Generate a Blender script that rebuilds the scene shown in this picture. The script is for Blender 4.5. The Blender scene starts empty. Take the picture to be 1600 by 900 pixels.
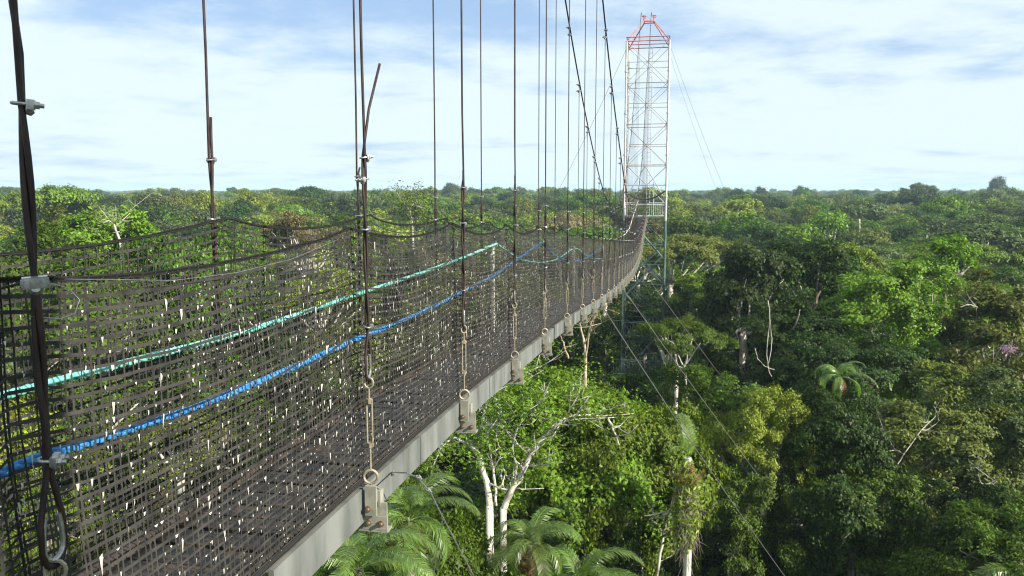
import bpy, bmesh, math, random
import numpy as np
from mathutils import Vector, Matrix, Euler
random.seed(7); RNG = np.random.default_rng(11)
S = bpy.context.scene; COL = S.collection

# ------------------------------------------------------------------ camera, light, sky, exposure
EYE = 38.0; FPX = 1250.0; TH = math.atan(152/FPX)
cam = bpy.data.cameras.new("camera"); camo = bpy.data.objects.new("camera", cam); COL.objects.link(camo)
cam.sensor_width = 36; cam.lens = 36*FPX/1600; cam.clip_start = 0.05; cam.clip_end = 40000
camo.location = (0, 0, EYE); camo.rotation_euler = (math.pi/2-TH, 0, 0); S.camera = camo

SUN_EL, SUN_AZ = math.radians(29), math.radians(122)
sunv = Vector((math.sin(SUN_AZ)*math.cos(SUN_EL), math.cos(SUN_AZ)*math.cos(SUN_EL), math.sin(SUN_EL)))
sl = bpy.data.lights.new("sun", 'SUN'); sl.energy = 5.0; sl.angle = math.radians(0.5); sl.color = (1, .93, .80)
so = bpy.data.objects.new("sun", sl); COL.objects.link(so); so.rotation_euler = sunv.to_track_quat('Z', 'Y').to_euler()
so.location = (60, 0, 120)

W = bpy.data.worlds.new("World"); S.world = W; W.use_nodes = True
def build_world():
    nt = W.node_tree; nt.nodes.clear(); N = nt.nodes.new; L = nt.links.new
    out = N('ShaderNodeOutputWorld'); sky = N('ShaderNodeTexSky'); sky.sky_type = 'NISHITA'; sky.sun_disc = False
    sky.sun_elevation = SUN_EL; sky.sun_rotation = SUN_AZ; sky.altitude = 200; sky.air_density = 1.0; sky.dust_density = 1.2
    b1 = N('ShaderNodeBackground'); b1.inputs[1].default_value = 0.08; L(sky.outputs[0], b1.inputs[0])
    tc = N('ShaderNodeTexCoord'); sep = N('ShaderNodeSeparateXYZ'); L(tc.outputs['Generated'], sep.inputs[0])
    def M(op, a, b=None, c=None):
        m = N('ShaderNodeMath'); m.operation = op
        for i, v in enumerate((a, b, c)):
            if v is None: continue
            if isinstance(v, (int, float)): m.inputs[i].default_value = v
            else: L(v, m.inputs[i])
        return m.outputs[0]
    z = M('MAXIMUM', sep.outputs[2], 0.0); zz = M('ADD', z, 0.11)
    px = M('DIVIDE', sep.outputs[0], zz); py = M('DIVIDE', sep.outputs[1], zz)
    cb = N('ShaderNodeCombineXYZ'); L(px, cb.inputs[0]); L(py, cb.inputs[1]); cb.inputs[2].default_value = 3.1
    n1 = N('ShaderNodeTexNoise'); n1.inputs['Scale'].default_value = .62; n1.inputs['Detail'].default_value = 9; n1.inputs['Roughness'].default_value = .52
    n1.inputs['Distortion'].default_value = .35; L(cb.outputs[0], n1.inputs['Vector'])
    n2 = N('ShaderNodeTexNoise'); n2.inputs['Scale'].default_value = 2.3; n2.inputs['Detail'].default_value = 9; n2.inputs['Roughness'].default_value = .6; L(cb.outputs[0], n2.inputs['Vector'])
    # cloud cover: thick white, thinner in patches where blue-grey shows
    az = M('ARCTAN2', sep.outputs[0], sep.outputs[1])
    def blob(a0, e0, wa, we, amp):
        da = M('DIVIDE', M('SUBTRACT', az, a0), wa); de = M('DIVIDE', M('SUBTRACT', sep.outputs[2], e0), we)
        r = M('ADD', M('MULTIPLY', da, da), M('MULTIPLY', de, de))
        return M('MULTIPLY', M('POWER', 2.718, M('MULTIPLY', r, -1.0)), amp)
    cov = M('ADD', M('MULTIPLY', n1.outputs[0], .75), M('MULTIPLY', n2.outputs[0], .55))
    cov = M('SUBTRACT', cov, blob(-.15, .205, .27, .055, .33))
    cov = M('SUBTRACT', cov, blob(.30, .165, .25, .03, .12))
    cov = M('SUBTRACT', cov, blob(-.52, .17, .10, .03, .0))
    cov = M('SUBTRACT', cov, blob(.45, .34, .9, .10, .10))
    cov = M('SUBTRACT', cov, M('MULTIPLY', M('POWER', 2.718, M('MULTIPLY', sep.outputs[2], -28.0)), .03))
    rp = N('ShaderNodeMapRange'); rp.interpolation_type = 'SMOOTHSTEP'; L(cov, rp.inputs[0]); rp.inputs[1].default_value = .36; rp.inputs[2].default_value = .64
    ccol = N('ShaderNodeMix'); ccol.data_type = 'RGBA'; L(rp.outputs[0], ccol.inputs[0])
    ccol.inputs[6].default_value = (.42, .61, .92, 1); ccol.inputs[7].default_value = (.84, .98, 1.06, 1)
    b2 = N('ShaderNodeBackground'); L(ccol.outputs[2], b2.inputs[0]); b2.inputs[1].default_value = 0.49
    fm = M('ADD', M('MULTIPLY', rp.outputs[0], .22), .74)
    mx = N('ShaderNodeMixShader'); L(fm, mx.inputs[0]); L(b1.outputs[0], mx.inputs[1]); L(b2.outputs[0], mx.inputs[2]); L(mx.outputs[0], out.inputs[0])
build_world()
S.view_settings.view_transform = 'Standard'; S.view_settings.look = 'None'; S.view_settings.gamma = 1
S.view_settings.exposure = 1.05; S.view_settings.use_curve_mapping = False
S.render.engine = 'CYCLES'; cy = S.cycles
cy.max_bounces = 5; cy.diffuse_bounces = 3; cy.glossy_bounces = 2; cy.transmission_bounces = 3; cy.transparent_max_bounces = 4; cy.volume_bounces = 0
cy.use_denoising = True; cy.caustics_reflective = False; cy.caustics_refractive = False; cy.sample_clamp_indirect = 4
cy.filter_width = 1.2

# ------------------------------------------------------------------ helpers
def ray(u, v):
    x = u-800; y = 450-v
    return Vector((x, FPX*math.cos(TH)+y*math.sin(TH), y*math.cos(TH)-FPX*math.sin(TH)))
def at(u, v, d):                       # world point seen at photo position (u,v), d metres ahead
    r = ray(u, v); return Vector((0, 0, EYE)) + r*(d/r.y)
def proj(p):
    y = p[1]*math.cos(TH)-(p[2]-EYE)*math.sin(TH); z = (p[2]-EYE)*math.cos(TH)+p[1]*math.sin(TH)
    return (800+FPX*p[0]/max(y, .01), 450-FPX*z/max(y, .01))
def tag(o, label=None, cat=None, group=None, kind=None):
    if label: o['label'] = label
    if cat: o['category'] = cat
    if group: o['group'] = group
    if kind: o['kind'] = kind
    return o
def empty(name, loc=(0, 0, 0), label=None, cat=None, group=None):
    o = bpy.data.objects.new(name, None); COL.objects.link(o); o.location = loc; o.empty_display_size = .2
    return tag(o, label, cat, group)
def link(name, me, parent=None, loc=None, mw=None):
    o = bpy.data.objects.new(name, me); COL.objects.link(o)
    if parent: o.parent = parent
    if loc is not None: o.location = loc
    return o
class MB:
    def __init__(s): s.v = []; s.f = []; s.m = []
    def box(s, c, d, M=None, mi=0):
        i = len(s.v); cx, cy_, cz = c; a, b, h = d[0]/2, d[1]/2, d[2]/2
        for x in (-a, a):
            for y in (-b, b):
                for z in (-h, h):
                    p = Vector((cx+x, cy_+y, cz+z)); s.v.append(tuple(M @ p if M else p))
        for q in ((0,1,3,2),(4,6,7,5),(0,4,5,1),(2,3,7,6),(0,2,6,4),(1,5,7,3)): s.f.append(tuple(i+k for k in q)); s.m.append(mi)
    def tube(s, pts, r, n=6, cap=True, mi=0, closed=False):
        pts = [Vector(p) for p in pts]; rs = r if hasattr(r, '__len__') else [r]*len(pts)
        i0 = len(s.v); up = None
        for k, p in enumerate(pts):
            if closed: t = pts[(k+1) % len(pts)]-pts[k-1]
            else: t = pts[min(k+1, len(pts)-1)]-pts[max(k-1, 0)]
            if t.length < 1e-9: t = Vector((0, 0, 1))
            t.normalize()
            if up is None: up = Vector((1, 0, 0)) if abs(t.x) < .8 else Vector((0, 1, 0))
            a = up-t*up.dot(t)
            if a.length < 1e-4: a = t.orthogonal()
            a.normalize(); up = a; b = t.cross(a)
            for j in range(n):
                an = 2*math.pi*j/n; s.v.append(tuple(p+(a*math.cos(an)+b*math.sin(an))*rs[k]))
        K = len(pts)
        for k in range(K if closed else K-1):
            k2 = (k+1) % K
            for j in range(n):
                s.f.append((i0+k*n+j, i0+k*n+(j+1) % n, i0+k2*n+(j+1) % n, i0+k2*n+j)); s.m.append(mi)
        if cap and not closed:
            s.f.append(tuple(i0+j for j in reversed(range(n)))); s.m.append(mi); s.f.append(tuple(i0+(K-1)*n+j for j in range(n))); s.m.append(mi)
    def bar(s, a, b, w, mi=0): s.tube([a, b], w, 4, mi=mi)
    def mesh(s, name, mats, smooth=False):
        me = bpy.data.meshes.new(name); me.from_pydata(s.v, [], s.f)
        for m in (mats if isinstance(mats, (list, tuple)) else [mats]): me.materials.append(m)
        if any(s.m): me.polygons.foreach_set('material_index', s.m)
        if smooth: me.polygons.foreach_set('use_smooth', [True]*len(s.f))
        me.update(); return me
    def build(s, name, mats, parent=None, loc=None, smooth=False): return link(name, s.mesh(name, mats, smooth), parent, loc)
def quads_mesh(name, V, mats, midx=None):      # V (n,4,3) loose quads
    n = len(V); me = bpy.data.meshes.new(name); me.vertices.add(n*4); me.vertices.foreach_set('co', V.reshape(-1).astype(np.float32))
    me.loops.add(n*4); me.loops.foreach_set('vertex_index', np.arange(n*4, dtype=np.int32))
    me.polygons.add(n); me.polygons.foreach_set('loop_start', np.arange(0, n*4, 4, dtype=np.int32)); me.polygons.foreach_set('loop_total', np.full(n, 4, dtype=np.int32))
    for m in mats: me.materials.append(m)
    if midx is not None: me.polygons.foreach_set('material_index', midx.astype(np.int32))
    me.update(); me.validate(); return me

# ------------------------------------------------------------------ materials
def mat(name, col, rough=.6, metal=0, col2=None, scale=8, bump=0, spec=.4, stretch=None, detail=5, lo=.35, hi=.65):
    m = bpy.data.materials.new(name); m.use_nodes = True; nt = m.node_tree; N = nt.nodes.new; L = nt.links.new
    p = nt.nodes['Principled BSDF']; p.inputs['Roughness'].default_value = rough; p.inputs['Metallic'].default_value = metal
    p.inputs['Specular IOR Level'].default_value = spec; p.inputs['Base Color'].default_value = (*col, 1)
    if col2 or bump:
        tc = N('ShaderNodeTexCoord'); mp = N('ShaderNodeMapping'); L(tc.outputs['Object'], mp.inputs[0])
        if stretch: mp.inputs['Scale'].default_value = stretch
        no = N('ShaderNodeTexNoise'); no.inputs['Scale'].default_value = scale; no.inputs['Detail'].default_value = detail; L(mp.outputs[0], no.inputs['Vector'])
        if col2:
            cr = N('ShaderNodeValToRGB'); cr.color_ramp.elements[0].position = lo; cr.color_ramp.elements[1].position = hi
            cr.color_ramp.elements[0].color = (*col, 1); cr.color_ramp.elements[1].color = (*col2, 1)
            L(no.outputs[0], cr.inputs[0]); L(cr.outputs[0], p.inputs['Base Color'])
        if bump:
            b = N('ShaderNodeBump'); b.inputs['Strength'].default_value = bump; b.inputs['Distance'].default_value = .02; L(no.outputs[0], b.inputs['Height']); L(b.outputs[0], p.inputs['Normal'])
    return m
def leaf_mat(name, transl=.22, rough=.5, fixed=None, spec=.18):
    m = bpy.data.materials.new(name); m.use_nodes = True; nt = m.node_tree; N = nt.nodes.new; L = nt.links.new
    p = nt.nodes['Principled BSDF']; out = nt.nodes['Material Output']; p.inputs['Roughness'].default_value = rough; p.inputs['Specular IOR Level'].default_value = spec
    oi = N('ShaderNodeObjectInfo'); geo = N('ShaderNodeNewGeometry')
    no = N('ShaderNodeTexNoise'); no.inputs['Scale'].default_value = .45; no.inputs['Detail'].default_value = 3; L(geo.outputs['Position'], no.inputs['Vector'])
    hs = N('ShaderNodeHueSaturation')
    def MR(src, a, b):
        r = N('ShaderNodeMapRange'); L(src, r.inputs[0]); r.inputs[3].default_value = a; r.inputs[4].default_value = b; return r.outputs[0]
    def add(a, b):
        q = N('ShaderNodeMath'); L(a, q.inputs[0]); L(b, q.inputs[1]); return q.outputs[0]
    def mul(a, b):
        q = N('ShaderNodeMath'); q.operation = 'MULTIPLY'; L(a, q.inputs[0]); L(b, q.inputs[1]); return q.outputs[0]
    L(add(MR(oi.outputs['Random'], .474, .500), MR(geo.outputs['Random Per Island'], -.018, .010)), hs.inputs['Hue'])
    L(mul(mul(MR(geo.outputs['Random Per Island'], .48, 1.62), MR(oi.outputs['Random'], .8, 1.25)), MR(no.outputs[0], .5, 1.5)), hs.inputs['Value'])
    hs.inputs['Saturation'].default_value = 1.0
    if fixed: hs.inputs['Color'].default_value = (*fixed, 1)
    else: L(oi.outputs['Color'], hs.inputs['Color'])
    L(hs.outputs[0], p.inputs['Base Color'])
    tr = N('ShaderNodeBsdfTranslucent'); g = N('ShaderNodeMix'); g.data_type = 'RGBA'; g.blend_type = 'MULTIPLY'; g.inputs[0].default_value = 1
    L(hs.outputs[0], g.inputs[6]); g.inputs[7].default_value = (1.7, 1.9, .6, 1); L(g.outputs[2], tr.inputs[0])
    mx = N('ShaderNodeMixShader'); mx.inputs[0].default_value = transl; L(p.outputs[0], mx.inputs[1]); L(tr.outputs[0], mx.inputs[2]); L(mx.outputs[0], out.inputs[0])
    return m
LEAF = leaf_mat('leaf'); PALMLEAF = leaf_mat('palm_leaflet', .3, .38, (.085, .155, .03), .5)
DRYLEAF = leaf_mat('dry_leaf', .2, .8, (.17, .11, .05), .1)
BARK = mat('bark', (.10, .08, .06), .9, col2=(.28, .26, .22), scale=1.2, bump=.4, lo=.4, hi=.6)
PALEBARK = mat('pale_bark', (.17, .15, .12), .85, col2=(.52, .49, .43), scale=2.2, bump=.3, lo=.36, hi=.55)
CABLE = mat('rusty_wire_rope', (.014, .009, .009), .6, .2, col2=(.042, .025, .022), scale=30, bump=.5, stretch=(1, 1, .3))
GALV = mat('galvanised_steel', (.28, .29, .30), .32, .75, col2=(.46, .46, .45), scale=60)
TURN = mat('turnbuckle_steel', (.24, .20, .13), .5, .4, col2=(.38, .34, .26), scale=30)
WEB = mat('net_webbing', (.018, .018, .0165), .75, col2=(.048, .046, .041), scale=12, spec=.25)
WEBD = mat('net_webbing_dark', (.013, .013, .012), .7, spec=.25)
DROP = mat('white_droppings', (.25, .24, .20), .9, col2=(.62, .61, .57), scale=20)
GIRD = mat('galvanised_girder', (.065, .072, .068), .7, .0, col2=(.17, .18, .17), scale=6, stretch=(1, 1, .3), bump=.08, lo=.28, hi=.66, detail=10)
GIRDT = mat('girder_bracket_plate', (.20, .20, .165), .6, .1, col2=(.32, .31, .26), scale=14, bump=.15)
RUST = mat('rusty_bolt', (.06, .035, .022), .8, col2=(.20, .14, .09), scale=60)
KERB = mat('brown_edge_board', (.028, .021, .018), .85, col2=(.075, .055, .045), scale=10, bump=.4)
DECK = mat('wet_plank', (.010, .008, .008), .5, col2=(.085, .055, .035), scale=5, bump=.3, stretch=(1, 3, 1), lo=.45, hi=.75)
BLUE = mat('blue_rope', (.012, .12, .34), .85, col2=(.06, .26, .55), scale=60, bump=.6)
TURQ = mat('turquoise_rope', (.09, .36, .32), .8, col2=(.24, .55, .48), scale=50, bump=.5)
YEL = mat('yellow_tape', (.7, .6, .08), .6)
TWH = mat('white_tower_paint', (.34, .34, .34), .5, .1, col2=(.50, .49, .49), scale=3)
TRED = mat('faded_red_paint', (.42, .11, .12), .55, col2=(.46, .22, .22), scale=3)
TGRN = mat('green_tower_paint', (.04, .085, .07), .5, col2=(.085, .15, .125), scale=2)
TDRK = mat('dark_green_shaded_tower_paint', (.02, .04, .035), .7, col2=(.045, .075, .062), scale=2)  # dark green paint, with the shade low on the tower darkened into it
HOSE = mat('black_hose', (.02, .018, .016), .7)
WIRE = mat('bare_steel_wire', (.17, .17, .16), .5, .3)
GROUND = mat('forest_floor_soil', (.018, .016, .009), .95, col2=(.04, .05, .018), scale=.2)
FARG = mat('canopy_ground', (.02, .035, .010), .95, col2=(.045, .07, .018), scale=.01)

# ------------------------------------------------------------------ bridge frame of reference
hr = ray(1052, 298); HAZ = math.atan2(hr.x, hr.y)
HV = Vector((math.sin(HAZ), math.cos(HAZ), 0)); LV = Vector((-math.cos(HAZ), math.sin(HAZ), 0))
def interp(xs, ys): return lambda s: float(np.interp(s, xs, ys))
def smooth(xs, ys, k=1.6):
    g = np.linspace(xs[0], xs[-1], 600); y = np.interp(g, xs, ys); d = g[1]-g[0]; w = max(1, int(k/d)); ker = np.hanning(2*w+3); ker /= ker.sum()
    yp = np.concatenate([y[0]+(y[0]-y[1:w+2][::-1]), y, y[-1]+(y[-1]-y[-w-2:-1][::-1])]); ys2 = np.convolve(yp, ker, 'valid')
    return lambda s: float(np.interp(s, g, ys2))
BC = smooth([-6, 16, 22, 33, 45, 52, 66], [0, 0, 0, .13, .27, .40, .46])
BZ = smooth([-6, 0, 3.4, 5.3, 7.2, 9, 11, 13.1, 15.4, 22.5, 33, 40, 45, 52, 60, 66],
            [-1.60, -1.62, -1.65, -1.69, -1.79, -1.88, -2.0, -2.16, -2.37, -2.85, -3.5, -3.66, -3.6, -3.08, -2.2, -1.6])
AR, AL = 1.475, 2.085                      # right and left net planes, metres left of the eye line
def P(s, lat, z): return Vector((0, 0, EYE+z)) + HV*s + LV*(lat+BC(s))
SPAN, S0 = 1.85, 1.60
HS = [-.3, 1.56, 3.57, 5.37, 7.22, 9.03, 11.02, 13.0]; HS += [13.0+SPAN*n for n in range(1, 26)]; HS = [s for s in HS if s < 60]  # hanger stations
HSL = [s-.11 for s in HS]
S0 = 1.56
SEND = 60.2
def mainz(s): return min(.0168*(s-32)**2-.65, 12.8) if s > 32 else .0168*(s-32)**2-.65
TOWS = 60.6                              # near face of the far tower
NETH = 1.215                              # webbing height above the deck

# ------------------------------------------------------------------ haze and ground
def make_setting():
    g = MB(); n = 48; R0 = 9000
    for i in range(n+1):
        for j in range(n+1):
            x = (i/n-.5)*2; y = (j/n-.5)*2
            x = math.copysign(abs(x)**1.6, x)*R0; y = math.copysign(abs(y)**1.6, y)*R0
            g.v.append((x, y, 0))
    for i in range(n):
        for j in range(n): a = i*(n+1)+j; g.f.append((a, a+n+1, a+n+2, a+1)); g.m.append(0)
    o = g.build('ground', FARG); tag(o, kind='structure')
    h = MB(); h.box((0, 0, 34), (18400, 18400, 70)); m = bpy.data.materials.new('haze_volume'); m.use_nodes = True; nt = m.node_tree; nt.nodes.clear()
    out = nt.nodes.new('ShaderNodeOutputMaterial'); v = nt.nodes.new('ShaderNodeVolumePrincipled'); v.inputs['Color'].default_value = (.62, .84, 1, 1)
    v.inputs['Density'].default_value = .00023; v.inputs['Anisotropy'].default_value = 0; nt.links.new(v.outputs[0], out.inputs['Volume'])
    o = h.build('haze', m); tag(o, kind='stuff')
make_setting()

# ------------------------------------------------------------------ bridge deck
ORD = ('first second third fourth fifth sixth seventh eighth ninth tenth eleventh twelfth thirteenth fourteenth fifteenth sixteenth seventeenth eighteenth nineteenth '
       'twentieth').split()
def ordw(n):
    if n <= 20: return ORD[n-1]
    t = {2: 'twenty', 3: 'thirty', 4: 'forty', 5: 'fifty', 6: 'sixty'}[n//10]
    return (t[:-1]+'ieth') if n % 10 == 0 else t+'-'+ORD[n % 10-1]
def make_deck():
    root = empty('footbridge', tuple(P(0, (AR+AL)/2, BZ(0))), 'long sagging suspension footbridge deck of wet brown planks on grey steel girders', 'footbridge')
    base = root.location.copy()
    def sweep(name, lat0, lat1, z0, z1, m, ds=.45, s0=-1.2, s1=SEND, bevel=0):
        q = MB(); s = s0; k = 0
        while s <= s1+.001:
            for la, z in ((lat0, z0), (lat1, z0), (lat1, z1), (lat0, z1)): q.v.append(tuple(P(s, la, BZ(s)+z)-base))
            if k:
                a = 4*(k-1)
                for j in range(4): q.f.append((a+j, a+4+j, a+4+(j+1) % 4, a+(j+1) % 4)); q.m.append(0)
            s += ds; k += 1
        q.f.append((0, 1, 2, 3)); q.f.append(tuple(4*(k-1)+j for j in (3, 2, 1, 0))); q.m += [0, 0]
        return q.build(name, m, root)
    # girders: one length per bay, slightly out of line like bolted channel sections, one mesh a side
    for side, lat, sg in (('r', AR, -1), ('l', AL, 1)):
        q = MB()
        for n in range(len(HS)):
            a, b = HS[n]-.93+.02, (HS[n]+.92)
            if b > SEND: b = SEND
            off = random.uniform(-.006, .006); zo = random.uniform(-.006, .006)
            prof = [(-.018, .035), (.004, .035), (.004, .21), (-.018, .21)]
            fl = [(.0045, .035), (.05, .035), (.05, .045), (.0045, .045)]
            for pr in (prof, fl, [(x, z+.164) for x, z in fl]):
                i = len(q.v); K = 5
                for k in range(K):
                    s = a+(b-a)*k/(K-1)
                    for x, z in pr: q.v.append(tuple(P(s, lat-sg*x+off, BZ(s)+z+zo)-base))
                for k in range(K-1):
                    for j in range(4): q.f.append((i+4*k+j, i+4*k+4+j, i+4*k+4+(j+1) % 4, i+4*k+(j+1) % 4)); q.m.append(0)
                for c in ((i, i+1, i+2, i+3), (i+4*K-1, i+4*K-2, i+4*K-3, i+4*K-4)): q.f.append(c); q.m.append(0)
        q.build('side_girder', GIRD, root)
    sweep('edge_board', AR+.001, AR+.045, .213, .262, KERB); sweep('edge_board', AL-.045, AL-.001, .213, .262, KERB)
    q = MB(); s = -1.0
    while s < SEND-.1:
        w = random.uniform(.115, .14); la0, la1 = AR+.05+random.uniform(-.0, .01), AL-.05-random.uniform(0, .01); z = random.uniform(-.004, .006)
        i = len(q.v)
        for ss in (s, s+w):
            for la in (la0, la1):
                for zz in (.20, .235): q.v.append(tuple(P(ss, la, BZ(ss)+zz+z)-base))
        for c in ((0,1,3,2),(4,6,7,5),(0,4,5,1),(2,3,7,6),(0,2,6,4),(1,5,7,3)): q.f.append(tuple(i+k for k in c)); q.m.append(0)
        s += w+random.choice((.012, .018, .03))
    q.build('planking', DECK, root)
    # brackets
    bb = MB()
    bb.box((0, -.006, .035), (.15, .012, .07)); bb.box((.02, -.004, .105), (.105, .010, .07)); bb.box((.0, -.030, .155), (.058, .012, .15))
    bb.box((0, .02, -.006), (.15, .06, .012)); bb.box((.035, .012, .16), (.012, .045, .08)); bb.box((-.012, -.013, .16), (.01, .022, .10))
    bm_ = bb.mesh('bracket', GIRDT)
    bo = MB()
    bo.tube([(0, 0, 0), (0, -.006, 0)], .0155, 12); bo.tube([(0, -.006, 0), (0, -.02, 0)], .0095, 6)
    bolt = bo.mesh('bolt', RUST)
    for n, s in enumerate(HS):
        if s < .5 or s > SEND: continue
        for lat, sg in ((AR-.03, 1), (AL+.03, -1)):
            o = link('hanger_bracket', bm_, root, P(s, lat, BZ(s))-base)
            o.rotation_euler = (0, 0, -HAZ); o.location = P(s, lat-sg*.035, BZ(s))-base
            if sg > 0 and n < 14:
                for bx, by, bz in ((-.012, -.037, .115), (-.02, -.013, .035), (.045, -.013, .035)):
                    link('bolt', bolt, o, (bx, by, bz))
    return root
make_deck()

# ------------------------------------------------------------------ safety nets
def make_net(lat, sg, label, dense=.025, seed=1):
    rng = np.random.default_rng(seed)
    hs = np.array([-2.3]+(HS if sg > 0 else HSL)+[62.0])
    cs = np.linspace(-2.5, 66, 900); bz = np.array([BZ(s) for s in cs]); bc = np.array([BC(s) for s in cs])
    NB = 34
    rowsag = 1+.07*rng.standard_normal((len(hs)+2, NB+1)); rowsag[1] *= 2.6 if sg > 0 else 1; rowoff = rng.standard_normal((len(hs)+2, NB+1))*.002
    origin = P(0, lat, BZ(0))
    def surf(s, q):           # s, q arrays -> world
        k = np.clip(np.searchsorted(hs, s, 'right')-1, 0, len(hs)-2); t = (s-hs[k])/(hs[k+1]-hs[k]); t = np.clip(t, 0, 1)
        sagp = 4*t*(1-t); pk = (1-np.clip(np.minimum(t, 1-t)/.13, 0, 1))**2
        H = NETH+(.03-.05*np.exp(-((s-1.4)/.8)**2) if sg > 0 else .075-.10*np.exp(-((s-.6)/1.1)**2))
        qi = np.clip(q*NB, 0, NB-.001); q0 = qi.astype(int); fr = qi-q0
        rs = rowsag[k, q0]*(1-fr)+rowsag[k, np.minimum(q0+1, NB)]*fr; ro = rowoff[k, q0]*(1-fr)+rowoff[k, np.minimum(q0+1, NB)]*fr
        z = .24+q*H-(.085*sagp*rs*q**1.3)+.02*pk*q*(1-q)*3+ro*np.sin(np.pi*q)
        z += .004*np.sin(s*3.3+q*5)*q
        out_ = (.03*np.sin(np.pi*q)*sagp+.028*(1-q)**3+.012*np.sin(s*4.1+q*6.0)*np.sin(np.pi*q) - .03*pk*q)
        la = lat+sg*(.006-out_*-1.0) if False else lat-sg*(-.012)-sg*out_*.9
        zz = np.interp(s, cs, bz)+z+EYE; cc = np.interp(s, cs, bc)+la
        return np.stack([HV.x*s+LV.x*cc, HV.y*s+LV.y*cc, zz], -1)-np.array(origin)
    out = []; mi = []
    s0, s1 = -.9, SEND
    # horizontal straps
    sv = np.arange(s0, s1, .07)
    for j in range(NB+1):
        q = (j/NB)**1.15; w = (.0048 if j not in (0, NB) else .005)*rng.uniform(.85, 1.15)
        wob = .0015*np.sin(sv*6+j*2.1)+rng.standard_normal(len(sv))*.0009
        c = surf(sv, np.full_like(sv, q)); c[:, 2] += wob
        n_ = np.array([LV.x, LV.y, 0])*sg*(-.003)
        for dz in ([0] if j != NB else [0, .004]):
            a = c+np.array([0, 0, w+dz])+n_; b = c+np.array([0, 0, -w+dz])+n_
            Q = np.stack([a[:-1], a[1:], b[1:], b[:-1]], 1); out.append(Q); mi.append(np.full(len(Q), 1 if j == NB else 0))
    # vertical straps
    vs = np.concatenate([np.arange(s0, 4.5, dense*1.15), np.arange(4.5, 7, dense), np.arange(7, 12, dense*.85), np.arange(12, s1, dense*.8)]); vs = vs+rng.standard_normal(len(vs))*dense*.22
    K = 14; qs = np.linspace(0, 1, K+1)
    hd = np.array([HV.x, HV.y, 0])
    for s in vs:
        w = rng.uniform(.0024, .0044)*(1.0 if s < 4 else 1.3)*(1 if sg > 0 else .8); drift = rng.standard_normal(K+1).cumsum()*.0022; drift -= np.linspace(0, drift[-1], K+1)
        kk = np.argmin(abs(hs-s)); near = abs(hs[kk]-s); pull = (hs[kk]-s)*.45*math.exp(-(near/.13)**2)
        sx = s+drift+pull*qs**.6
        c = surf(sx, qs); Q = np.stack([c[:-1]-hd*w, c[:-1]+hd*w, c[1:]+hd*w, c[1:]-hd*w], 1); K2 = K
        if rng.random() < (.12 if sg > 0 else .45) and near > .1: K2 = int(rng.integers(8, K)); Q = Q[:K2]
        out.append(Q); mi.append(np.full(K2, 1 if near < .07 else 0))
    # pale droppings and frayed threads caught on the straps
    nd = 27000
    ss = rng.uniform(s0, s1, nd); qq = rng.beta(1.3, 1.5, nd)*.97+.01; row = (np.round(qq**(1/1.15)*NB)/NB)**1.15
    qq = np.where(rng.random(nd) < .75, row, qq)
    vsx = np.sort(vs); idx = np.clip(np.searchsorted(vsx, ss), 0, len(vsx)-1); ss = vsx[idx]+rng.standard_normal(nd)*.002
    c = surf(ss, qq); nn = -np.array([LV.x, LV.y, 0])*sg*.006; c = c+nn
    ln = np.where(rng.random(nd) < .10, rng.uniform(.012, .026, nd), np.exp(rng.normal(-5.2, .55, nd)))[:, None]; wd = np.minimum(.007, np.exp(rng.normal(-5.75, .45, nd)))[:, None]
    up = np.array([0, 0, 1.0]); tl = rng.standard_normal(nd)[:, None]*.25
    j4 = 1+.45*rng.standard_normal((4, nd, 1)); Q = np.stack([c+hd*wd*j4[0]+up*ln*.15*j4[1], c-hd*wd*j4[1]+up*ln*.25*j4[2], c-up*ln*j4[3]+hd*(tl*ln*.4-wd*.3*j4[2]), c-up*ln*.8*j4[0]+hd*(tl*ln*.4+wd*.5*j4[3])], 1); out.append(Q); mi.append(np.full(nd, 2))
    me = quads_mesh('webbing', np.concatenate(out), [WEB, WEBD, DROP], np.concatenate(mi))
    root = empty('safety_net', tuple(origin), label, 'net', 'side nets of the footbridge')
    link('webbing', me, root)
    # lacing cord spiralled along the top edge
    sv = np.arange(s0, min(s1, 32), .012); c = surf(sv, np.ones_like(sv)); ph = sv*2*math.pi/.055
    c[:, 2] += .007*np.cos(ph); c += np.outer(.007*np.sin(ph), np.array([LV.x, LV.y, 0]))
    q = MB(); q.tube([tuple(p) for p in c], .0018, 4); q.build('lacing_cord', WEBD, root)
    sv = np.arange(s0, s1, .15); c = surf(sv, np.ones_like(sv)); q = MB(); q.tube([tuple(p) for p in c], .0032, 6); q.build('edge_rope', WEBD, root)
    sv = np.arange(s0, s1, .3); c = surf(sv, np.zeros_like(sv)); c[:, 2] += .008; q = MB(); q.tube([tuple(p) for p in c], .013, 6); q.build('bottom_rope', WEBD, root)
    return surf, root
surfR, netR = make_net(AR, 1, 'dark strap safety net on the near right side of the footbridge, flecked with white', seed=3)
surfL, netL = make_net(AL, -1, 'far left side net of the footbridge, seen through the nearer one', seed=5)

# wire tie by the first hanger, on the net
def wire_tie():
    q = MB(); c = P(S0, AR-.02, BZ(S0)+1.37)
    pts = [c+HV*a+Vector((0, 0, b))-LV*k for a, b, k in ((-.01, -.02, .03), (.05, -.035, .05), (.10, -.03, .05), (.125, .0, .045), (.11, .03, .03), (.07, .045, .02), (.08, .02, .01))]
    q.tube(pts, .0011, 5); pts = [c+HV*a+Vector((0, 0, b))-LV*k for a, b, k in ((.11, .052, .02), (.3, .03, .012), (.55, .0, .01), (.9, -.012, .01), (1.3, .0, .01), (1.75, .05, .01))]
    q.tube(pts, .0008, 5)
    tag(q.build('tie_wire', GALV), 'thin bright wire twisted through the net beside the nearest hanger', 'wire')
wire_tie()

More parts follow.
